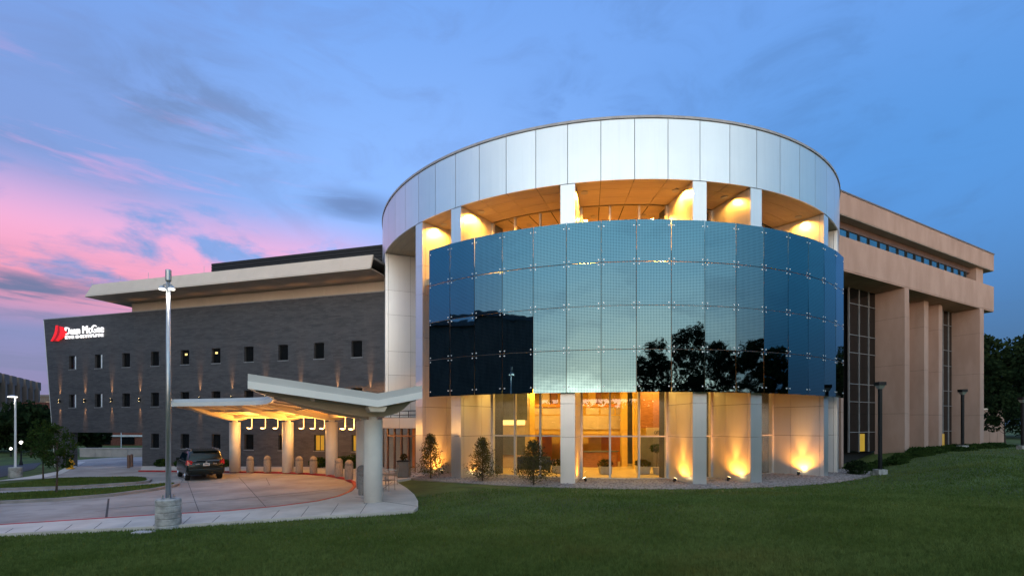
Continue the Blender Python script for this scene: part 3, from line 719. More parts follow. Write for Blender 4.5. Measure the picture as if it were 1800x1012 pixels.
for r, (z0, z1) in enumerate(rows):
    for i, c in enumerate(wc):
        if r == 0 and i < 3: continue
        ops.append((c-hw, c+hw, z0, z1, r, i))
PO = (ww(250), 29.2, -1.0, 2.22)
ops_all = [o_[:4] for o_ in ops] + [PO]
us = sorted({0.0, WL0} | {round(q, 4) for o_ in ops_all for q in o_[:2]}); zs = sorted({-1.0, ZTOP} | {q for o_ in ops_all for q in o_[2:4]})
TH = .55
b_ = MB()
def hole(u, z_): return any(o_[0]-1e-3 < u < o_[1]+1e-3 and o_[2] < z_ < o_[3] for o_ in ops_all)
for i in range(len(us)-1):
    for j in range(len(zs)-1):
        uc, zc = (us[i]+us[i+1])/2, (zs[j]+zs[j+1])/2
        if hole(uc, zc): continue
        b_.add([wpt(us[i+1], zs[j]), wpt(us[i], zs[j]), wpt(us[i], zs[j+1]), wpt(us[i+1], zs[j+1])], [(0,1,2,3)])
        b_.add([wpt(us[i], zs[j], -TH), wpt(us[i+1], zs[j], -TH), wpt(us[i+1], zs[j+1], -TH), wpt(us[i], zs[j+1], -TH)], [(0,1,2,3)])
b_.add([wpt(WL0, -1), wpt(WL0, ZTOP), wpt(WL1, ZTOP)], [(0,1,2)]); b_.add([wpt(WL0, -1, -TH), wpt(WL1, ZTOP, -TH), wpt(WL0, ZTOP, -TH)], [(0,1,2)])
b_.add([wpt(0, ZTOP), wpt(0, ZTOP, -TH), wpt(WL1, ZTOP, -TH), wpt(WL1, ZTOP)], [(0,1,2,3)])
b_.add([wpt(WL0, -1), wpt(WL1, ZTOP), wpt(WL1, ZTOP, -TH), wpt(WL0, -1, -TH)], [(0,1,2,3)])
for (a, c, z0, z1) in ops_all:
    for p, q in (((a, z0), (c, z0)), ((c, z0), (c, z1)), ((c, z1), (a, z1)), ((a, z1), (a, z0))):
        b_.add([wpt(*p), wpt(*q), wpt(*q, -TH), wpt(*p, -TH)], [(0,1,2,3)])
bw = b_.build('wall', 'brick', BW)
uvl = bw.data.uv_layers.new(name='UVMap')
for lp in bw.data.loops:
    v = bw.data.vertices[lp.vertex_index].co; uvl.data[lp.index].uv = (v.dot(WD) + .6*v.dot(WN), v.z)
MB().sweep([wpt(-.02, ZTOP, .03), wpt(WL1+.05, ZTOP, .03)], [(.0, 0), (.0, .06), (-.62, .06), (-.62, 0)]).build('parapet_cap', 'coping', BW, fixn=True)
MB().add([wpt(WL0+.0, -1, .0), wpt(WL0+.06, -1, .0), wpt(WL1+.06, ZTOP, .0), wpt(WL1, ZTOP, .0), wpt(WL0, -1, -TH), wpt(WL0+.06, -1, -TH), wpt(WL1+.06, ZTOP, -TH), wpt(WL1, ZTOP, -TH)], [(0,1,2,3),(7,6,5,4),(1,5,6,2),(0,4,5,1),(3,2,6,7),(0,3,7,4)]).build('bright_edge_strip', 'canopy_metal', BW, fixn=True)  # pale strip added to imitate the bright line along the wall end
for (a, c, z0, z1, r, i) in ops:
    fr = MB()
    for (u0, u1, y0, y1) in ((a, a+.05, z0, z1), (c-.05, c, z0, z1), (a+.05, c-.05, z0, z0+.05), (a+.05, c-.05, z1-.05, z1)):
        fr.obox(wpt(u0, y0, -.20), WD*(u1-u0), WN*.06, (0, 0, y1-y0))
    f_ = fr.build('window', 'pane_frame', BW, fixn=True)
    lit = r == 0 and i in (8, 9)
    MB().obox(wpt(a+.05, z0+.05, -.185), WD*(c-a-.10), WN*.02, (0, 0, z1-z0-.10)).build('pane', 'lit_room' if lit else 'dark_glass', f_, fixn=True)
    MB().obox(wpt(a-.04, z0-.05, .0), WD*(c-a+.08), WN*.03, (0, 0, .05)).build('sill', 'coping', f_, fixn=True)
    if lit: MB().obox(wpt((a+c)/2-.02, z0+.05, -.162), WD*.05, WN*.02, (0, 0, z1-z0-.1)).build('bar', 'pane_frame', f_, fixn=True)
    if r > 0 and i < 2: MB().obox(wpt(a+.02, z0+.02, -.05), WD*.15, WN*.03, (0, 0, z1-z0-.04)).build('bright_strip', 'white_trim', f_, fixn=True)  # white strip imitating the bright side of the first openings
    if (r, i) in ((2, 4), (2, 5)): MB().obox(wpt(a+.42 if i == 5 else a+.35, z0+.72, -.162), WD*.22, WN*.01, (0, 0, .14)).build('reflection_strip', 'lit_strip', f_, fixn=True)  # small warm reflections in two panes, built as glowing strips
# clerestory, overhanging roof, plant screen
def wslab(name, m_, w0, w1, o0, o1, z0, z1): return MB().obox(wpt(w0, z0, o0), WD*(w1-w0), WN*(o1-o0), (0, 0, z1-z0)).build(name, m_, BW, fixn=True)
for i in range(9):
    a, c = 23.2*i/9, 23.2*(i+1)/9; wslab('clerestory_panel', 'beige', a+.008, c-.008, -.85, -.60, 11.2, 12.56)
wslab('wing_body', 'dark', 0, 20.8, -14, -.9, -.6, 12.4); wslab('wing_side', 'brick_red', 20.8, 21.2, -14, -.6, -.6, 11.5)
OH = 1.95; EL = 24.6
wslab('soffit', 'soffit_brown', -.1, EL, -14, OH-.02, 12.57, 12.66)
NP = 11
for i in range(NP):
    a, c = -.1 + (EL+.1)*i/NP, -.1 + (EL+.1)*(i+1)/NP - .012
    ca = c - (.35 if i == NP-1 else 0)
    MB().add([wpt(a, 12.58, OH), wpt(c, 12.58, OH), wpt(ca, 13.56, OH-.32), wpt(a, 13.56, OH-.32), wpt(a, 12.58, OH-.1), wpt(c, 12.58, OH-.1), wpt(ca, 13.56, OH-.42), wpt(a, 13.56, OH-.42)], [(0,1,2,3),(7,6,5,4),(1,5,6,2),(0,4,5,1),(3,2,6,7),(0,3,7,4)]).build('fascia_panel', 'beige', BW, fixn=True)
MB().add([wpt(EL, 12.58, OH), wpt(EL, 12.58, -14), wpt(EL-.35, 13.56, -14), wpt(EL-.35, 13.56, OH-.32), wpt(EL-.1, 12.58, OH-.05), wpt(EL-.1, 12.58, -14), wpt(EL-.45, 13.56, -14), wpt(EL-.45, 13.56, OH-.4)], [(0,1,2,3),(7,6,5,4),(0,4,5,1),(3,2,6,7),(1,5,6,2),(0,3,7,4)]).build('fascia_return', 'beige', BW, fixn=True)
wslab('roof', 'roof', -.1, EL-.5, -14, OH-.5, 13.3, 13.45)
for q in (24.4, 21.5, 18.7, 13.5): MB().tube(wpt(q, 13.5, OH-.4), wpt(q, 14.05, OH-.4), .012, n=6).build('lightning_rod', 'gal', BW)
L0 = -.4; L1 = 17.6
for i in range(11): wslab('louver_blade', 'black_louver', L0, L1, -3.0, -2.86+.0, 13.5+.226*i, 13.5+.226*i+.19)
wslab('louver_backing', 'black_louver', L0+.05, L1-.05, -8, -3.02, 13.4, 15.95)

# wall lamps: slim up-and-down fittings between the windows
mids = [wc[0]+1.42] + [(wc[i]+wc[i+1])/2 for i in range(9)] + [wc[9]-1.05]
for i, q in enumerate(mids):
    p = wpt(q, 4.80, .0); t_ = thing('wall_lamp', f'{ORD[i]} up-and-down wall lamp from the left on the dark brick wing', 'wall lamp', p, 'sconces in a row on the brick wing')
    c = wpt(q, 4.80, .12)
    MB().obox(wpt(q-.05, 4.72, .0), WD*.10, WN*.05, (0, 0, .16)).build('back_plate', 'black_metal', t_, fixn=True)
    MB().tube(c-Vector((0,0,.11)), c+Vector((0,0,.11)), .055, n=12).build('housing', 'black_metal', t_)
    for s_ in (-1, 1):
        MB().tube(c+Vector((0,0,s_*.112)), c+Vector((0,0,s_*.116)), .03, n=10).build('lens', 'amber_lens', t_)
        lamp('beam', 'SPOT', c+Vector((0,0,s_*.13)), 620 if s_ > 0 else 360, (1, .48, .18), t_, spot_size=R_(22), spot_blend=1.0, shadow_soft_size=.02, rot=aim(Vector((0, 0, s_)) - WN*.09))
# lit sign
SG = thing('wall_sign', 'lit sign with red sail emblem and white lettering high on brick wall', 'sign', wpt(ww(140), 10.6, .1))
def wall_text(txt, px0, px1, pyb, hgt, name, m_):
    wa, wb = ww(px0), ww(px1); Ya = (W0 + WD*wa).y; zb = CZ + (HY-pyb)/F*Ya
    tm_ = text_mesh(txt, 1.0, .04, name)
    xs_ = [v.co.x for v in tm_.vertices]; ys_ = [v.co.y for v in tm_.vertices]; sx_ = abs(wa-wb)/(max(xs_)-min(xs_)); sy_ = hgt/(max(ys_)-min(ys_))
    for v in tm_.vertices:
        p_ = wpt(wa - (v.co.x-min(xs_))*sx_, zb + (v.co.y-min(ys_))*sy_, .06 + v.co.z); v.co = p_ - Vector(ORG[SG.name])
    tm_.materials.append(M[m_]); o_ = bpy.data.objects.new(name, tm_); COL.objects.link(o_); o_.parent = SG; o_['kind'] = 'stuff'
    bm = bmesh.new(); bm.from_mesh(tm_); bmesh.ops.recalc_face_normals(bm, faces=bm.faces); bm.to_mesh(tm_); bm.free()
wall_text('Dean McGee', 116, 183.5, 588.5, .62, 'lettering', 'sign_white')
wall_text('EYE INSTITUTE', 116.5, 183, 595.8, .24, 'small_lettering', 'sign_white')
for i, (a0, b0) in enumerate(((93.5, 101.5), (97.5, 107.5), (102, 115))):       # three nested sails
    pts = []
    top = (101.5+i*4.2, 572.0+i*1.3); bot = (92.5+i*5, 599.6-i*.2); bul = 6.0+i*2.2
    ptsl = []
    for j in range(9):
        u = j/8; X = top[0]*(1-u)+bot[0]*u; Yp = top[1]*(1-u)+bot[1]*u
        s_ = math.sin(math.pi*u)
        ptsl.append((X + s_*bul*.35 - 1.4, X + s_*bul + 1.6*(1-u)+1.2*u, Yp))
    f2 = MB(); vv = []
    for (xa, xb, yp) in ptsl:
        for xx in (xa, xb):
            wq = ww(xx); Yq = (W0+WD*wq).y
            for off in (.03, .10+.03*i): vv.append(wpt(wq, CZ+(HY-yp)/F*Yq, off))
    fs = []
    for j in range(8):
        o_ = j*4; q_ = o_+4
        fs += [(o_+1, o_+3, q_+3, q_+1), (o_, q_, q_+2, o_+2), (o_, o_+1, q_+1, q_), (o_+2, q_+2, q_+3, o_+3)]
    f2.add(vv, fs).build('emblem_sail', ('sign_red', 'sign_red_deep', 'sign_red')[i], SG, fixn=True)

# ------------------------------------------------------------------ entrance canopy (butterfly roof on a curved row of columns)
cpx = [(656,881),(639,853),(583,833),(506,829),(413,828)]
CP = [Vector((*gp(*p, .1), 0)) for p in cpx]
ext0 = CP[0] + (CP[0]-CP[1]).normalized()*1.75; ext1 = CP[4] + (CP[4]-CP[3]).normalized()*.75
ctl = [ext0*2-CP[0]] + [ext0] + CP + [ext1] + [ext1*2-CP[4]]
path = []
for i in range(1, len(ctl)-2):
    p0, p1, p2, p3 = ctl[i-1:i+3]
    for j in range(8):
        u = j/8; path.append(.5*((2*p1)+(p2-p0)*u+(2*p0-5*p1+4*p2-p3)*u*u+(3*p1-p0-3*p2+p3)*u**3))
path.append(ctl[-2])
for q in path: q.z = 0
def frame(i):
    a, c = path[max(i-1, 0)], path[min(i+1, len(path)-1)]; t_ = (c-a).normalized(); return Vector((-t_.y, t_.x, 0))    # left of travel = inside of the loop
CA = thing('entrance_canopy', 'white butterfly-roofed drive-up canopy sweeping in a curve to the entrance', 'canopy', CP[0])
OI, OO = 3.72, -1.42; ZI, ZV, ZO = 3.90, 3.40, 3.70
nP = len(path)
def loft(name, m_, sec, fix=True, caps=True):    # sec: closed list of (offset, z)
    bb = MB(); k = len(sec); vs = []
    for i in range(nP):
        n = frame(i)
        for o_, zz in sec: vs.append(path[i] + n*o_ + Vector((0, 0, zz)))
    fs = [(i*k+j, i*k+(j+1) % k, (i+1)*k+(j+1) % k, (i+1)*k+j) for i in range(nP-1) for j in range(k)]
    fs += [tuple(range(k)), tuple(range((nP-1)*k, nP*k))]
    return bb.add(vs, fs).build(name, m_, CA, fixn=fix)
loft('deck', 'canopy_soffit', [(OI-.1, ZI), (0, ZV), (OO+.1, ZO), (OO+.1, ZO+.12), (0, ZV+.12), (OI-.1, ZI+.12)])
for nm, o_, zz, sg_ in (('edge_fascia', OI, ZI, 1), ('edge_fascia', OO, ZO, -1)):
    loft(nm, 'canopy_metal', [(o_, zz-.02), (o_, zz+.20), (o_-sg_*.09, zz+.20), (o_-sg_*.09, zz-.02)])
    loft('edge_flashing', 'canopy_metal_dark', [(o_-sg_*.04, zz+.205), (o_-sg_*.16, zz+.40), (o_-sg_*.22, zz+.40), (o_-sg_*.12, zz+.205)])
for i0, sgn in ((0, 1), (nP-1, -1)):             # the V-shaped ends
    n = frame(i0); p = path[i0]; tdir = (path[1]-path[0]).normalized()*(-1) if i0 == 0 else (path[-1]-path[-2]).normalized()
    for (oa, za, oc, zc) in ((OI, ZI, 0, ZV), (0, ZV, OO, ZO)):
        for nm, m_, h0, h1, d0 in (('end_fascia', 'canopy_metal', -.02, .205, .06), ('end_flashing', 'canopy_metal_dark', .21, .42, .02)):
            A = p + n*oa + Vector((0,0,za+h0)); B = p + n*oc + Vector((0,0,zc+h0))
            MB().obox(A + tdir*.0, B-A, tdir*d0, (0, 0, h1-h0)).build(nm, m_, CA, fixn=True)
def near_i(p): return min(range(nP), key=lambda i: (path[i]-p).length)
for c in CP:                                      # columns with caps and curved twin brackets
    gzc = g(c.x) + .10; i = near_i(c); n = frame(i); t_ = Vector((n.y, -n.x, 0))
    co = MB().lathe([(.325, gzc-.02), (.325, 2.98), (.31, 3.0)], (c.x, c.y, 0), 32).build('column', 'column', CA, smooth=False)
    for pl in co.data.polygons: pl.use_smooth = abs(pl.normal.z) < .5
    MB().lathe([(.16, 2.99), (.16, 3.12)], (c.x, c.y, 0), 16).build('column_cap', 'canopy_metal', CA)
    prof = [(3.45, ZI-.04), (2.6, 3.56), (1.7, 3.36), (.9, 3.20), (.35, 3.10), (-.35, 3.10), (-.8, 3.22), (-1.05, 3.38), (-1.32, ZO-.05)]
    topz = lambda o_: ZV + (ZI-ZV)*o_/OI if o_ > 0 else ZV + (ZO-ZV)*o_/OO
    bb = MB(); vs = []; k = len(prof)
    for s_ in (-.17, .17):
        for o_, zz in prof: vs.append(c + n*o_ + t_*s_ + Vector((0,0,zz)))
        for o_, zz in prof: vs.append(c + n*o_ + t_*s_ + Vector((0,0,topz(o_)-.002)))
    fs = []
    for j in range(k-1): fs += [(j, j+1, k+j+1, k+j), (2*k+j+1, 2*k+j, 3*k+j, 3*k+j+1), (j+1, j, 2*k+j, 2*k+j+1)]
    fs += [(0, k, 3*k, 2*k), (k-1, 2*k+k-1, 3*k+k-1, 2*k-1)]
    bb.add(vs, fs).build('bracket', 'canopy_soffit', CA, fixn=True)
loft('gutter_beam', 'canopy_soffit', [(-.22, 3.24), (.22, 3.24), (.30, ZV+.0), (-.30, ZV+.0)])
MB().sweep([p + Vector((0,0,0)) for p in path[1:-1]], [(1.9, 3.60), (2.02, 3.60), (2.02, 3.67), (1.9, 3.655)]).build('soffit_rib', 'canopy_soffit', CA, fixn=True)
for i in range(4, nP-2, 3):                        # joints between the soffit boards
    n = frame(i); t2 = Vector((n.y, -n.x, 0)); p = path[i]
    for oa, za, oc, zc in ((3.58, ZI-.03, .32, ZV+.03), (-.32, ZV+.04, -1.32, ZO-.03)):
        A = p+n*oa+Vector((0,0,za)); B = p+n*oc+Vector((0,0,zc)); MB().obox(A-t2*.05-Vector((0,0,.035)), B-A, t2*.10, (0,0,.05)).build('soffit_batten', 'soffit_brown', CA, fixn=True)
# hanging uplighters
PX = (443, 467, 489, 533, 553, 571, 607, 622)
fine = [path[i]*(1-u/6)+path[i+1]*(u/6) for i in range(nP-1) for u in range(6)]
for i, px in enumerate(PX):
    c = min((p for p in fine if p.y > 21), key=lambda p: abs(HX + F*(p.x-.0)/p.y - px)).copy()
    t_ = thing('pendant_uplight', f'{ORD[i]} glowing hook-shaped hanging lamp from the left under the canopy', 'lamp', (c.x, c.y, 2.58), 'hanging lamps below the canopy')
    MB().tube((c.x, c.y, 2.72), (c.x, c.y, 3.26), .018, n=8).build('stem', 'warm_lens', t_)
    b_ = MB()
    for j in range(5):
        a, q = R_(18*j), R_(18*(j+1)); b_.tube((c.x-.12*(1-math.cos(a)), c.y, 2.72-.12*math.sin(a)), (c.x-.12*(1-math.cos(q)), c.y, 2.72-.12*math.sin(q)), .022, n=8)
    b_.build('hook', 'warm_lens', t_)
    MB().lathe([(.05, 2.56), (.15, 2.60), (.17, 2.64), (.14, 2.64)], (c.x-.14, c.y, 0), 14).build('dish', 'canopy_metal', t_)
    lamp('uplight_lamp', 'SPOT', (c.x-.14, c.y, 2.68), (230, 230, 260, 300, 320, 360, 620, 900)[i], (1, .40, .05), t_, spot_size=R_(165), spot_blend=.5, shadow_soft_size=.06, rot=(R_(180), 0, 0))
    lamp('glow_lamp', 'POINT', (c.x-.14, c.y-.25, 2.5), 55, (1, .48, .12), t_, shadow_soft_size=.1)

# bollards
bme = MB().lathe([(.21, 0), (.215, .02), (.215, .72), (.19, .74), (.19, .76), (.215, .78), (.20, .86), (.15, .95), (.08, 1.0), (.0, 1.015)], n=20)
BP = [(439.6,829.5),(470,829),(526,830.5),(551,831.3),(595.7,837),(613.5,842),(635.7,858),(640,869)]
for i, p in enumerate(BP):
    c = gp(*p, .1); o = MB(); o.v = [(a+c[0], b2+c[1], zz+g(c[0])+.098) for a, b2, zz in bme.v]; o.f = bme.f
    t_ = thing('bollard', f'{ORD[i]} dome-topped concrete bollard from the left below the canopy', 'bollard', (c[0], c[1], g(c[0])+.1), 'concrete bollards under the canopy')
    o.build('post', 'bollard', t_, smooth=True)
for i, px in enumerate((226, 231.5)):
    c = gp(px, 822-2*i); t_ = thing('rusty_bollard', ('front' if i == 0 else 'rear') + ' slim brown steel post of the pair in the archway drive', 'bollard', (c[0], c[1], g(c[0])), 'steel posts in the archway')
    MB().lathe([(.10, 0), (.10, .98), (.06, 1.02), (0, 1.03)], (c[0], c[1], g(c[0])), 14).build('post', 'brown_frame', t_)

# ------------------------------------------------------------------ tan precast office block on the right
T0 = Vector((20.4, 31.1, 0)); TD = Vector((.8722, .4891, 0)); TN = Vector((.4891, -.8722, 0))
def tu(px, off=0.0):
    k = (px-HX)/F; o_ = T0 + TN*off; return (k*o_.y - o_.x) / (TD.x - k*TD.y)
def tz(px, py, off=0.0): return CZ + (HY-py)/F*((T0+TN*off+TD*tu(px, off)).y)
TB = thing('office_block', 'tan concrete office block with deep bands and tall dark glazing', 'building', T0)
def tslab(name, m_, u0, u1, o0, o1, z0, z1, bev=0): return MB().obox(T0+TD*u0+TN*o0+Vector((0,0,z0)), TD*(u1-u0), TN*(o1-o0), (0,0,z1-z0)).build(name, m_, TB, fixn=True, bevel=bev)
UE = tu(1747)
tslab('upper_band', 'tan', -2.0, UE, -2.2, 0, 15.95, 17.30); tslab('parapet_cap', 'tan_cap', -2.0, UE+.04, -.5, .04, 17.305, 17.40)
tslab('upper_soffit', 'soffit_brown', -2.0, UE-.02, -4, -.02, 15.90, 15.946)
tslab('lower_band', 'tan', -2.0, UE, -2.2, 0, 12.53, 14.58); tslab('lower_soffit', 'tan', -2.0, UE-.02, -6, -.02, 12.44, 12.526)
u4 = (tu(1722.5), tu(1729.5))
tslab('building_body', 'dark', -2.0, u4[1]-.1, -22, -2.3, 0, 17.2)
tslab('end_wall', 'tan', u4[1]-.09, u4[1]+.05, -22, -.3, 0, 15.9)
tslab('band_header', 'brown_frame', -2.0, u4[0], -.80, -.62, 15.47, 15.90)
mp_ = [1468, 1491,1510,1527,1545,1561,1578,1593,1608,1622.5,1636.5,1649.6,1662.6,1674.6,1687,1697]
for i in range(len(mp_)-1):
    a, c = tu(mp_[i], -.65), tu(mp_[i+1], -.65)
    tslab('ribbon_window', 'sky_glass', a+.05, c-.05, -.72, -.68, 14.585, 15.47)
    tslab('window_bar', 'pane_frame', c-.05, c+.05, -.72, -.60, 14.585, 15.47)
tslab('gap_pier', 'tan', tu(1716, -.3), tu(1728, -.3), -2.1, -.3, 14.585, 15.9)
# piers built of stacked precast pieces
def pier(u0, u1, o0, o1, dz=0.0):
    zs_ = [-.2, 3.62, 7.05, 10.4, 12.43]
    for j in range(4): tslab('pier_block', 'tan', u0, u1, o0, o1, zs_[j]+.008, zs_[j+1]-.008)
    tslab('pier_core', 'joint', u0+.02, u1-.02, o0+.02, o1-.02, -.2, 12.43)
pier(tu(1590.5), tu(1598), -1.9, -.004); pier(*u4, -1.9, -.004)
pier(tu(1624.6, -1), tu(1632, -1), -2.3, -1.0); pier(tu(1650, -1), tu(1656.4, -1), -2.3, -1.0)
pier(tu(1487.5), tu(1491.5), -1.9, -.3)
tslab('wall_infill', 'tan', tu(1598, -1.8), tu(1652, -1.8), -2.29, -1.95, -.2, 12.44)
tslab('wall_infill', 'tan', tu(1677, -1.84), u4[0], -2.29, -1.80, -.2, 12.44)
def glaze(px0, px1, bars, rows_, o_):
    a, c = tu(px0, o_), tu(px1, o_); ub = [a] + [tu(q, o_) for q in bars] + [c]; zb_ = [0.9] + rows_ + [12.44]
    for i in range(len(ub)-1):
        for j in range(len(zb_)-1): tslab('window_pane', 'dark_glass', ub[i]+.02, ub[i+1]-.02, o_-.05, o_-.02, zb_[j]+.02, zb_[j+1]-.02)
    for q in ub: tslab('mullion', 'coping', q-.022, q+.022, o_-.06, o_+.05, .9, 12.44)
    for q in rows_: tslab('transom', 'coping', a, c, o_-.06, o_+.035, q-.02, q+.02)
r1 = [tz(1510, q, -1.84) for q in (759, 706, 675, 621, 590, 536)]
glaze(1492, 1540, [1509.8, 1526.6], r1, -1.84)
r2 = [tz(1665, q, -1.84) for q in (757, 713, 687, 643, 616, 572)]
glaze(1657, 1677, [1667], r2, -1.84)
tslab('lit_doorway', 'lit_room', tu(1511.5, -1.8), tu(1520, -1.8), -1.87, -1.80, .95, tz(1515, 760, -1.84)-.08)
tslab('lit_doorway', 'lit_room', tu(1656.9, -1.8), tu(1660, -1.8), -1.87, -1.80, .95, tz(1658, 762, -1.84))
lw = thing('garden_wall', 'low pale concrete wall beyond the end of the tan block', 'wall', at(1745, 785, 52))
for i in range(3): MB().box(*sorted((at(1727+13*i, 0, 52)[0], at(1739.5+13*i, 0, 52)[0])), 52, 52.4, .6, 4.4).build('wall_panel', 'tan', lw)
MB().box(at(1726, 0, 52)[0], at(1766, 0, 52)[0], 51.95, 52.45, 4.405, 4.55).build('wall_cap', 'beige', lw)

# ------------------------------------------------------------------ trees and plants
def tree(name, label, x_, y_, h, cr, m_, n=4200, seed=1, trunk_r=.22, clear=.28, leaf=.16, group=None, cat='tree', z0=None, blobs=16, squash=.85):
    rg = random.Random(seed); zb = gz(x_, y_)-.05 if z0 is None else z0
    t_ = thing(name, label, cat, (x_, y_, zb), group)
    b_ = MB(); hc = h*clear; top = Vector((rg.uniform(-.2, .2)*cr*.3, rg.uniform(-.2, .2)*cr*.3, h*.72))
    b_.v = []; P0 = Vector((0, 0, 0)); P1 = Vector((rg.uniform(-.05, .05)*h*.2, rg.uniform(-.05, .05)*h*.2, hc))
    b_.tube(P0, P1, trunk_r, trunk_r*.72, 9); b_.tube(P1, top, trunk_r*.72, trunk_r*.2, 7)
    bl = []
    for i in range(blobs):
        a = i*2.4 + rg.uniform(-.4, .4); u = (i+.5)/blobs; zz = hc + (h-hc)*(.12+.82*u)
        prof = math.sin(math.pi*min(1, .18+.80*u))**.8
        rr = cr*prof*rg.uniform(.45, .78); c = Vector((math.cos(a)*rr, math.sin(a)*rr, zz))
        br = cr*rg.uniform(.26, .46); bl.append((c.x, c.y, c.z, br, br, br*squash, max(20, int(n/blobs*rg.uniform(.7, 1.3)))))
        base_ = P1.lerp(top, max(0, min(.95, u-.15))); b_.tube(base_, c, trunk_r*.32*(1-u*.6), trunk_r*.06, 5)
    b_.v = [(p[0]+x_, p[1]+y_, p[2]+zb) for p in b_.v]
    b_.build('trunk', 'trunk', t_)
    tri_obj('crown', leaves(0, bl, leaf, seed), m_, t_)
    return t_
def conifer(label, px, py, Y, h, r, seed):
    c = at(px, py, Y); t_ = thing('conifer', label, 'conifer', (c[0], Y, .06), 'sparse young conifers in the gravel bed')
    rg = random.Random(seed); b_ = MB(); b_.tube((c[0], Y, .05), (c[0], Y, h*.97), .045, .008, 6); out_ = []
    for i in range(70):
        u = (i+.3)/70; zz = .12 + (h-.15)*u; a = i*2.399+rg.uniform(-.3, .3); ln = r*(1-u)**.8*rg.uniform(.5, 1.2)+.05
        q = (c[0]+math.cos(a)*ln, Y+math.sin(a)*ln, zz+ln*.42); b_.tube((c[0], Y, zz), q, .012, .004, 4, False)
        for s_ in range(3):
            f_ = .45+.27*s_; out_.append((math.cos(a)*ln*f_, math.sin(a)*ln*f_, zz-.06+ln*.42*f_, .17*r+.05, .17*r+.05, .15, 16))
    b_.build('trunk', 'trunk', t_); tri_obj('needles', leaves(0, out_, .06, seed, .28), 'conifer', t_)
conifer('sparse conifer left of the dark pillar, nearest the entrance', 757, 843, 25.6, 2.3, .82, 11)
conifer('sparse conifer between the two left pillars of the rotunda', 848, 846, 24.5, 2.15, .80, 12)
conifer('bushy conifer in front of the lobby glass', 938, 853, 22.9, 2.05, .98, 13)
tree('young_tree', 'young street tree with dark slim trunk on the near grass island', *gp(99, 866, .1), 3.1, .80, 'leaf', 1500, 5, .045, .30, .06, z0=g(-20)+.1)
tree('young_tree', 'young tree behind the left lamp post verge', *gp(76, 845, .05), 3.5, 1.05, 'leaf', 1500, 6, .045, .30, .07, z0=g(-27)+.02)
for i, (x_, y_, h, cr, sd) in enumerate(((-53.2, 63, 6.0, 2.7, 31), (-58.5, 61, 6.0, 3.2, 32), (-65, 66, 6.0, 3.8, 33), (-71, 68, 5, 4, 36))):
    tree('street_tree', ('dark round tree seen through the archway', 'dark tree left of the brick wing in front of the far block', 'dark tree beside the globe lamps', 'low dark tree at the left picture edge')[i], x_, y_, h, cr, 'leaf_dark', 3000, sd, .2, .12, .30, 'dark trees along the street', z0=-.9)
for i, (x_, y_, h, cr, sd) in enumerate(((66, 72, 14.5, 7.5, 41), (76, 70, 15.5, 8.5, 42), (84, 80, 16, 8.5, 45), (60, 79, 12.5, 6.5, 43), (70, 62, 8.5, 5.5, 44))):
    tree('large_tree', ('large dark tree right of the tan block', 'largest dark tree at the right picture edge', 'tall dark tree far behind at the right edge', 'dark tree half hidden behind the tan block end', 'lower dark tree in front of the large trees at right')[i], x_, y_, h, cr, 'leaf_dark', 9000, sd, .4, .10, .30, 'large trees at right', blobs=26)
tree('garden_tree', 'small layered tree in front of the low pale wall', 45.5, 46.2, 4.6, 1.9, 'leaf_dark', 2600, 51, .07, .22, .13)
# trees across the road behind the viewer, mirrored in the glass screen
for i, (x_, y_, h, cr, sd) in enumerate(((19, -23, 12.4, 4.6, 61), (33.5, -20, 15.8, 5.0, 62), (42.5, -11, 13.2, 4.6, 63), (51, -1, 12.8, 4.4, 64), (57, 9.5, 11.5, 3.2, 65), (63, 24, 8.0, 3.0, 66), (-15.5, -24, 9.6, 2.6, 67), (66, 58, 13.0, 5, 68), (26, -30, 9.5, 6, 69), (38, -22, 9.0, 6, 70), (48, -9, 8.5, 5.5, 71), (57, 2, 8, 5, 72))):
    tree('roadside_tree', f'{ORD[i]} tree behind the viewer, seen only mirrored in the blue screen', x_, y_, h, cr, 'leaf_dark', 5200, sd, .3, .06, .26, 'trees mirrored in the glass screen', blobs=22)
tl = []  # unseen woods added to screen the lower walls from the horizon glow
for i in range(150):
    a = R_(-75 + i); d_ = 125 + rnd.uniform(-12, 12); hh = rnd.uniform(7.5, 12.0); tl.append((d_*math.sin(a), -d_*math.cos(a), 1+hh*.42, 4.5, 4.5, hh*.55, 300))
tag(tri_obj('added_tree_line', leaves(0, tl, .8, 90), 'leaf_dark'), 'unseen line of woods added behind the viewer to block the low horizon glow', 'tree line', kind='stuff')
mb_ = thing('mirrored_block', 'dark office block behind the viewer, seen mirrored in the left glass panels', 'building', (-48, 8, -.5))
MB().prism([(-66, 31), (-48.5, 27), (-27.5, -11.5), (-46, -22)], -.6, 16.2).build('wall', 'off_concrete', mb_); MB().prism([(-66.3, 31.3), (-48.2, 27.3), (-27.2, -11.9), (-46.2, -22.4)], 16.21, 17.0).build('parapet', 'tan_cap', mb_)
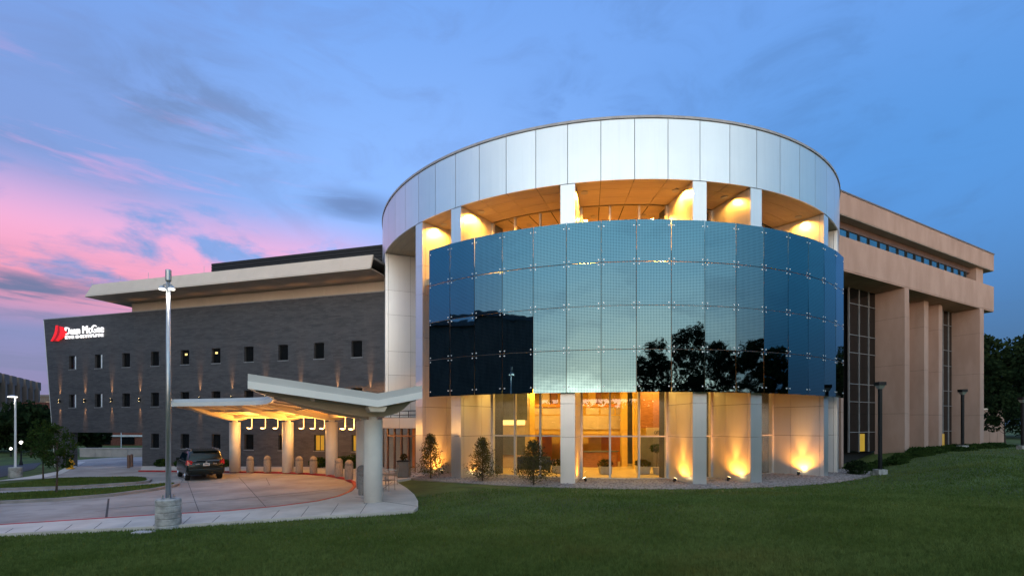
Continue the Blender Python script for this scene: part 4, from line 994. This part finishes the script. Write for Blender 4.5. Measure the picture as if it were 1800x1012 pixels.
# shrubs against the brick wall and planting along the tan block
for i, (px, py, Y, r) in enumerate(((605, 826, 33.0, .8), (622, 826, 32.6, .9), (560, 826, 34.0, .7), (286, 816, 38.2, .6), (320, 818, 37.6, .6), (391, 822, 36.2, .6))):
    c = at(px, py, Y); v = leaves(0, [(0, 0, .45*r, r, r*.7, .6*r, 700)], .075, 70+i)
    t_ = thing('shrub', f'{ORD[i]} low shrub at the foot of the brick wing, by build order'.replace(', by build order', (' behind third bollard pair', ' behind the rightmost bollards', ' left of the lit window', ' near the archway corner', ' left of the parked car', ' right of the parked car')[i]), 'shrub', (c[0], Y, g(c[0])+.08), 'shrubs along the brick wing')
    b_ = MB()
    for j in range(5): b_.tube((c[0], Y, g(c[0])+.08), (c[0]+rnd.uniform(-.4, .4)*r, Y+rnd.uniform(-.3, .3)*r, g(c[0])+.08+.6*r), .015, .006, 5, False)
    b_.build('stems', 'trunk', t_); tri_obj('foliage', v, 'leaf', t_)
gc = []
for i in range(120):
    u = rnd.uniform(0, 23); q = T0 + TD*u + TN*rnd.uniform(.4, 2.3 if u < 12 else 1.4); h = rnd.uniform(.10, .30)
    gc.append((q.x, q.y, gz(q.x, q.y)+h*.4, .55, .55, h, 190))
tag(tri_obj('ground_cover', leaves(0, gc, .08, 9), 'leaf'), 'dark leafy ground cover along the foot of the tan block', 'ground cover', kind='stuff')
c = gp(0, 0) if False else (18.6, 27.0)
t_ = thing('dark_shrub', 'dark clipped shrub in the shade right of the rotunda', 'shrub', (19.2, 27.9, gz(19.2, 27.9)))
tri_obj('foliage', leaves(0, [(0, 0, .35, .55, .55, .5, 900)], .07, 88), 'leaf_dark', t_); MB().tube((19.2, 27.9, gz(19.2, 27.9)-.1), (19.2, 27.9, gz(19.2, 27.9)+.3), .03).build('stems', 'trunk', t_)

# ------------------------------------------------------------------ light poles
c = gp(296, 924, .06); zb = gz(*c) ; X_, Y_ = c
t_ = thing('light_pole', 'tall galvanised light pole on a stacked round concrete base in the foreground', 'light pole', (X_, Y_, zb-.05))
prof = []
for i in range(5): z_ = i*.178; prof += [(.305, z_), (.315, z_+.02), (.315, z_+.155), (.302, z_+.168)]
prof += [(.302, .885), (.28, .9)]
MB().lathe([(r, zz+zb-.05) for r, zz in prof], (X_, Y_, 0), 36).build('base', 'pedestal', t_)
MB().lathe([(.17, zb+.85), (.17, zb+.875)], (X_, Y_, 0), 8).build('base_plate', 'gal', t_)
for a in range(4): MB().tube((X_+.13*math.cos(a*1.57+.78), Y_+.13*math.sin(a*1.57+.78), zb+.87), (X_+.13*math.cos(a*1.57+.78), Y_+.13*math.sin(a*1.57+.78), zb+.96), .022, n=6).build('anchor_bolt', 'gal', t_)
MB().tube((X_, Y_, zb+.875), (X_, Y_, 7.05), .072, .05, 20).build('pole', 'gal', t_, smooth=True)
MB().lathe([(.068, 6.85), (.075, 6.87), (.075, 7.15), (.06, 7.17)], (X_, Y_, 0), 16).build('finial', 'gal', t_)
for s_ in (-1, 1):
    q = Vector((X_+s_*.13, Y_-.06, 6.62)); MB().tube((X_, Y_, 6.78), q+Vector((0,0,.10)), .018, n=8).build('bracket', 'gal', t_)
    hd = MB().lathe([(.02, .09), (.045, .08), (.085, .025), (.09, 0)], q, 16).build('lamp_head', 'gal', t_)
    MB().lathe([(.078, -.03), (.082, -.002)], q, 16).build('lens', 'white_lens', hd)
    lamp('pole_lamp', 'SPOT', q-Vector((0,0,.03)), 22, (1, .9, .72), t_, spot_size=R_(130), spot_blend=.6, shadow_soft_size=.08)
c = gp(27, 838, .0); X_, Y_ = c; zb = g(X_)
t_ = thing('street_lamp', 'pale street lamp with flat glowing head on square concrete block at left', 'street lamp', (X_, Y_, zb))
MB().lathe([(.34, zb-.05), (.34, zb+.62), (.32, zb+.64)], (X_, Y_, 0), 24).build('base', 'pedestal', t_); MB().tube((X_, Y_, zb+.63), (X_, Y_, 4.62), .065, .05, 12).build('pole', 'white_trim', t_)
hd = MB().lathe([(.06, 4.74), (.24, 4.70), (.26, 4.64)], (X_-.1, Y_-.08, 0), 16).build('lamp_head', 'gal', t_)
MB().lathe([(.24, 4.60), (.24, 4.636)], (X_-.1, Y_-.08, 0), 16).build('lens', 'white_lens', hd); lamp('street_light', 'SPOT', (X_-.1, Y_-.08, 4.58), 60, (1, .93, .8), t_, spot_size=R_(140), spot_blend=.5, shadow_soft_size=.15)
for i, (px, py, Y, zt) in enumerate(((37, 777, 45, 0), (19, 788, 58, 0))):
    q = at(px, py, Y); zb = g(q[0]); t_ = thing('globe_lamp', ('nearer' if i == 0 else 'farther') + ' black post lamp with lit white globe at far left', 'post lamp', (q[0], Y, zb), 'globe lamps on the left street')
    MB().lathe([(.14, zb-.05), (.14, zb+.12), (.06, zb+.5), (.05, q[2]-.3), (.09, q[2]-.18)], (q[0], Y, 0), 12).build('post', 'black_metal', t_)
    MB().lathe([(.06, q[2]-.14), (.12, q[2]-.05), (.13, q[2]+.02), (.08, q[2]+.11), (.02, q[2]+.14)], (q[0], Y, 0), 14).build('globe', 'white_lens', t_, smooth=True)
for i, (px, py0, py1, Y) in enumerate(((1547, 806, 671, 27.0), (1692, 795, 684, 36.0), (1797.5, 800, 698, 36.5))):
    a, q = at(px, py0, Y), at(px, py1, Y); zb = gz(a[0], Y); t_ = thing('lawn_lamp', ('nearest black box-headed lamp post beside the dark glazing', 'middle black box-headed lamp post before the tan pier', 'black lamp post cut by the right picture edge')[i], 'lamp post', (a[0], Y, zb), 'black lamp posts on the lawn')
    MB().box(a[0]-.24, a[0]+.24, Y-.24, Y+.24, zb-.3, zb+.30).build('base', 'pedestal', t_, bevel=.02); MB().box(a[0]-.07, a[0]+.07, Y-.07, Y+.07, zb+.30, q[2]-.38).build('post', 'black_metal', t_)
    MB().box(a[0]-.2, a[0]+.2, Y-.2, Y+.2, q[2]-.18, q[2]).build('lamp_head', 'black_metal', t_)
    MB().add([(a[0]+x2*.17, Y+y2*.17, q[2]-.182) for x2, y2 in ((-1,-1),(1,-1),(1,1),(-1,1))] + [(a[0]+x2*.09, Y+y2*.09, q[2]-.38) for x2, y2 in ((-1,-1),(1,-1),(1,1),(-1,1))], [(0,1,2,3),(7,6,5,4),(1,0,4,5),(2,1,5,6),(3,2,6,7),(0,3,7,4)]).build('reflector', 'gal', t_, fixn=True)
# a street light behind the viewer (seen in the glass)
t_ = thing('roadside_lamp', 'cobra-head street light behind the viewer, mirrored in the screen', 'street light', (-2.5, -20, 1.0))
MB().tube((-2.5, -20, .9), (-2.5, -20, 8.9), .10, .07).build('pole', 'gal', t_); MB().tube((-2.5, -20, 8.8), (.9, -20, 9.0), .04).build('arm', 'gal', t_)
MB().box(.7, 1.5, -20.15, -19.85, 8.95, 9.08).build('lamp_head', 'gal', t_, bevel=.03); MB().box(.8, 1.4, -20.1, -19.9, 8.90, 8.945).build('lens', 'white_lens', t_)

# ------------------------------------------------------------------ parked car
def car():
    hd_ = Vector((-.65, .76, 0)).normalized(); rl = gp(329, 844); ra = Vector((rl[0], rl[1], 0)); side = Vector((hd_.y, -hd_.x, 0))
    ctr = ra + side*.78; zb_ = g(ctr.x) + .006
    ang = math.atan2(hd_.y, hd_.x)
    t_ = thing('parked_car', 'dark green sport utility car parked under the drive loop, seen from behind', 'car', (ctr.x, ctr.y, zb_), rz=ang)
    # local axes: +x forward from the rear axle, +y left
    def loftx(name, m_, secs, parent=t_, bev=.0, smooth=True):
        # secs: list of (x, [(y, z) ...right half ring from bottom to top]) mirrored
        k = len(secs[0][1]); vs, fs = [], []
        for x_, pr in secs:
            for y_, z_ in pr: vs.append((x_, -y_, z_))
            for y_, z_ in pr[::-1]: vs.append((x_, y_, z_))
        n = 2*k
        for i in range(len(secs)-1):
            for j in range(n): fs.append((i*n+j, i*n+(j+1) % n, (i+1)*n+(j+1) % n, (i+1)*n+j))
        fs += [tuple(range(n)), tuple(range((len(secs)-1)*n, len(secs)*n))]
        o_ = MB().add(vs, fs).build(name, m_, parent, fixn=True, bevel=bev)
        if smooth: o_.data.shade_smooth()
        return o_
    def pr(wd, zb2, zt, belt=.88): return [(wd*.90, zb2), (wd, zb2+.14), (wd+.005, (zb2+zt)*.5), (wd*.985, zt-.08), (wd*.95, zt)]
    body = loftx('body', 'suv', [(-.90, pr(.80, .46, .90)), (-.84, pr(.90, .34, 1.02)), (-.5, pr(.93, .30, 1.06)), (.6, pr(.935, .28, 1.05)), (2.2, pr(.935, .28, 1.03)), (2.9, pr(.92, .30, 1.0)), (3.5, pr(.86, .36, .90)), (3.66, pr(.74, .44, .78))], bev=.02)
    cab = [(.90, 1.00), (.885, 1.10), (.80, 1.45), (.72, 1.60), (.62, 1.66)]
    def cr_(f_, dz): return [(y_*f_, z_ if i < 2 else z_+dz) for i, (y_, z_) in enumerate(cab)]
    loftx('cabin', 'suv', [(-.82, cr_(.97, -.50)), (-.72, cr_(.985, -.20)), (-.50, cr_(1, -.02)), (.4, cr_(1, .04)), (1.3, cr_(1, .03)), (1.75, cr_(.98, -.10)), (2.45, cr_(.96, -.55))], bev=.015)
    rw = MB().add([(-.868, -.66, 1.06), (-.868, .66, 1.06), (-.61, .58, 1.50), (-.61, -.58, 1.50), (-.84, -.66, 1.06), (-.84, .66, 1.06), (-.58, .58, 1.50), (-.58, -.58, 1.50)], [(0,3,2,1),(4,5,6,7),(0,1,5,4),(1,2,6,5),(2,3,7,6),(3,0,4,7)]).build('rear_window', 'car_glass', t_, fixn=True)
    MB().obox((-.89, -.035, 1.10), (.03, 0, 0), (0, .5, 0), (.08, 0, .02)).build('wiper', 'tyre', rw)
    MB().box(-.66, -.42, -.60, .60, 1.605, 1.645).build('spoiler', 'suv', t_, bevel=.01)
    for s_ in (-1, 1):
        for x0, x1, x2, x3 in ((-.45, .25, .25, -.30), (.31, 1.12, 1.08, .31), (1.18, 2.05, 1.60, 1.14)):
            vs = [(x0, s_*.888, 1.11), (x1, s_*.892, 1.11), (x2, s_*.79, 1.50), (x3, s_*.79, 1.50)]; vs2 = [(a, b2+s_*.012, c2) for a, b2, c2 in vs]
            MB().add(vs+vs2, [(0,1,2,3),(7,6,5,4),(0,4,5,1),(1,5,6,2),(2,6,7,3),(3,7,4,0)]).build('side_window', 'car_glass', t_, fixn=True)
        MB().add([(-.90, s_*.70, .86), (-.86, s_*.90, .88), (-.62, s_*.945, .90), (-.90, s_*.72, 1.12), (-.84, s_*.885, 1.16), (-.66, s_*.915, 1.12), (-.8, s_*.6, 1.0)], [(0,1,4,3),(1,2,5,4),(3,4,5,6),(0,6,2,1),(0,3,6),(2,6,5)]).build('tail_light', 'tail', t_, fixn=True)
        MB().tube((-.45, s_*.66, 1.72), (1.35, s_*.66, 1.73), .018, n=8).build('roof_rail', 'gal', t_)
        for q in (-.42, .4, 1.3): MB().tube((q, s_*.66, 1.62), (q, s_*.66, 1.72), .016, n=6).build('rail_foot', 'gal', t_)
        MB().box(1.72, 1.86, *sorted((s_*.93, s_*1.10)), 1.04, 1.20).build('door_mirror', 'suv', t_, bevel=.03)
        for xq in (0, 2.65):
            w_ = thing('wheel', None, None); w_.parent = t_; w_.location = (xq, s_*.78, .35)
            rim_y = s_*.112
            ty = MB().tube((0, -.11, 0), (0, .11, 0), .352, n=28).build('tyre', 'tyre', w_, bevel=.03)
            rm = MB()
            for j in range(5):
                a = j*2*math.pi/5; rm.tube((0, rim_y, 0), (.2*math.cos(a), rim_y, .2*math.sin(a)), .045, .035, 6)
            rm.tube((0, rim_y-s_*.02, 0), (0, rim_y+s_*.004, 0), .22, n=20)
            rm.build('rim', 'chrome', w_)
    MB().box(-.955, -.86, -.84, .84, .44, .66).build('bumper', 'suv', t_, bevel=.04)
    MB().box(-.925, -.90, -.155, .155, .82, .96).build('licence_plate', 'plate', t_); MB().box(-.928, -.926, -.11, .11, .865, .915).build('plate_characters', 'blue_grey', t_)
    MB().tube((-.905, 0, 1.02), (-.885, 0, 1.02), .05, n=14).build('badge', 'chrome', t_)
    for s_ in (-1, 1): MB().box(-.905, -.89, s_*.42-.09, s_*.42+.09, .90, .95).build('name_badge', 'chrome', t_)
    MB().tube((2.2, 0, .2), (-.7, 0, .25), .05, n=6).build('exhaust', 'tyre', t_)
car()

# ------------------------------------------------------------------ things round the entrance
c = gp(710, 838, .1); t_ = thing('litter_bin', 'dark square litter bin with flower pot on top beside the entrance doors', 'bin', (c[0], c[1], g(c[0])+.1)); zb = g(c[0])+.1
MB().box(c[0]-.30, c[0]+.30, c[1]-.28, c[1]+.28, zb+.04, zb+.82).build('body', 'blue_grey', t_, bevel=.02); MB().box(c[0]-.27, c[0]+.27, c[1]-.25, c[1]+.25, zb, zb+.05).build('plinth', 'black_metal', t_)
MB().box(c[0]-.33, c[0]+.33, c[1]-.31, c[1]+.31, zb+.825, zb+.88).build('lid', 'black_metal', t_, bevel=.015)
tri_obj('flowers', leaves(0, [(0, 0, 1.05, .2, .2, .2, 160)], .05, 4), 'flower', t_)
def chair(px, py, rot, label):
    c = gp(px, py, .1); zb_ = g(c[0])+.1; t_ = thing('garden_chair', label, 'chair', (c[0], c[1], zb_), 'wire chairs by the entrance', rz=rot)
    seat = MB(); 
    for j in range(9): q = -.22+.055*j; seat.box(q-.008, q+.008, -.22, .22, .435, .447)
    for q in (-.22, .22): seat.box(-.23, .23, q-.012, q+.012, .43, .452)
    seat.build('seat', 'rail', t_)
    bk = MB()
    for j in range(9):
        a = R_(-60+15*j); bk.tube((.23*math.sin(a), .22*math.cos(a)*.3+.18, .45), (.27*math.sin(a), .22*math.cos(a)*.3+.26, .86-.05*abs(math.sin(a))), .007, n=5)
    for j in range(8):
        a, q = R_(-60+15*j), R_(-45+15*j); bk.tube((.27*math.sin(a), .066*math.cos(a)+.26, .86-.05*abs(math.sin(a))), (.27*math.sin(q), .066*math.cos(q)+.26, .86-.05*abs(math.sin(q))), .014, n=6)
    bk.build('backrest', 'rail', t_)
    for sx in (-.2, .2):
        for sy in (-.2, .2): MB().tube((sx*1.1, sy*1.1, 0), (sx, sy, .44), .013, n=6).build('leg', 'rail', t_)
        MB().tube((sx*1.25, -.16, .66), (sx*1.25, .24, .68), .014, n=6).build('armrest', 'rail', t_); MB().tube((sx*1.25, -.16, .66), (sx*1.05, -.18, .44), .012, n=6).build('armrest_post', 'rail', t_)
chair(681, 862, R_(160), 'nearer wire garden chair beside the large white column'); chair(688, 851, R_(-60), 'farther wire garden chair towards the entrance doors')
MB_ = gp(252, 932.5, .1); t_ = MB().box(MB_[0]-.24, MB_[0]+.24, MB_[1]-.13, MB_[1]+.13, gz(*MB_)-.03, gz(*MB_)+.055).build('utility_cover', 'concrete', bevel=.015); tag(t_, 'small pale concrete utility cover set in the lawn by the light pole', 'cover')
c = gp(124, 823, .05); zb = g(c[0])+.03; t_ = thing('fire_hydrant', 'small yellow fire hydrant on the verge left of the archway', 'hydrant', (c[0], c[1], zb))
MB().lathe([(.26, 0), (.26, .06), (.17, .08), (.16, .5), (.20, .52), (.20, .57), (.15, .66), (.06, .74), (.05, .80), (0, .81)], (c[0], c[1], zb), 16).build('barrel', 'yellow_paint', t_)
for s_ in (-1, 1): MB().tube((c[0], c[1], zb+.40), (c[0]+s_*.28, c[1], zb+.40), .085, n=10).build('side_outlet', 'yellow_paint', t_)
MB().tube((c[0], c[1], zb+.36), (c[0], c[1]-.27, zb+.36), .11, n=10).build('front_outlet', 'yellow_paint', t_)

# ------------------------------------------------------------------ far buildings
FB = thing('finned_block', 'brown concrete block with notched parapet and vertical fins at far left', 'building', (-96, 98, -1))
P0_, P1_ = Vector((-84.0, 78.0, 0)), Vector((-102.0, 108.0, 0)); fd = (P1_-P0_).normalized(); fn = Vector((fd.y, -fd.x, 0))
if fn.dot(-P0_) < 0: fn = -fn
LB = (P1_-P0_).length
def fbx(name, m_, a, c, o0, o1, z0, z1, par=FB): return MB().obox(P0_+fd*a+fn*o0+Vector((0,0,z0)), fd*(c-a), fn*(o1-o0), (0,0,z1-z0)).build(name, m_, par, fixn=True)
fbx('wall', 'off_concrete', -20, LB, -16, 0, -1.5, 10.6)
nb = 14
for i in range(nb):
    a = -20 + (LB+20)*i/nb; c = -20 + (LB+20)*(i+1)/nb; wd = c-a
    fbx('parapet_block', 'off_concrete', a+.15*wd, c-.20*wd, -3, .5, 10.2, 11.9); fbx('top_window', 'dark_glass', a+.30*wd, c-.22*wd, .01, .10, 8.9, 10.0); fbx('low_window', 'dark_glass', a+.30*wd, c-.25*wd, .01, .10, 6.3, 7.2)
    fbx('bay_fin', 'off_concrete', a-.12*wd, a+.12*wd, 0, .9, -1.5, 10.6)
    for q in (.30, .48, .66): fbx('fin', 'off_concrete', a+q*wd, a+(q+.10)*wd, 0, .6, -1.5, 6.0)
fb2 = thing('stepped_block', 'lower grey concrete block beyond the finned block', 'building', (-106, 122, -1))
MB().box(-118, -108.2, 118, 128, -1.5, 9.6).build('wall', 'off_concrete', fb2); MB().box(-118.2, -108, 117.8, 128, 9.61, 10.0).build('parapet', 'tan_cap', fb2)
for i in range(4):
    for j in range(3): MB().box(-117+2.4*i, -115.8+2.4*i, 117.9, 117.99, 1.5+2.7*j, 3.0+2.7*j).build('window', 'dark_glass', fb2)
fb3 = thing('brick_hall', 'red brick hall with pale bands seen beyond the wing end and archway', 'building', (-60, 92, -1))
MB().box(-98, -44, 90, 104, -1.5, 3.6).build('wall', 'brick_red', fb3); MB().box(-98, -62, 92, 104, 3.61, 7.0).build('upper_wall', 'brick_red', fb3)
for z_ in (.75, 1.95, 3.6): MB().box(-98.2, -43.8, 89.8, 104.2, z_ if z_ < 3 else 3.605, z_+.30).build('pale_band', 'white_trim', fb3)
for i in range(12): MB().box(-96+4.3*i, -93.6+4.3*i, 89.85, 89.97, -.6, .7).build('window', 'dark_glass', fb3)
lw3 = thing('retaining_wall', 'low grey concrete wall beyond the archway', 'wall', at(200, 805, 58))
for i in range(5): a = at(140+28*i, 790, 57)[0]; c = at(167.6+28*i, 790, 57)[0]; MB().box(a, c, 57, 57.4, -.9, .1).build('wall_panel', 'concrete', lw3)
MB().box(at(139, 0, 57)[0], at(281, 0, 57)[0], 56.95, 57.45, .105, .22).build('wall_cap', 'concrete', lw3)
pz = at(213, 770, 70); fl = thing('flag_pole', 'thin pale pole seen through the archway', 'pole', (pz[0], 70, -.8)); MB().tube((pz[0], 70, -.9), (pz[0], 70, 3.8), .06, .04).build('shaft', 'white_trim', fl); MB().lathe([(.05, 3.8), (.09, 3.86), (.02, 3.95)], (pz[0], 70, 0), 10).build('cap', 'gal', fl)
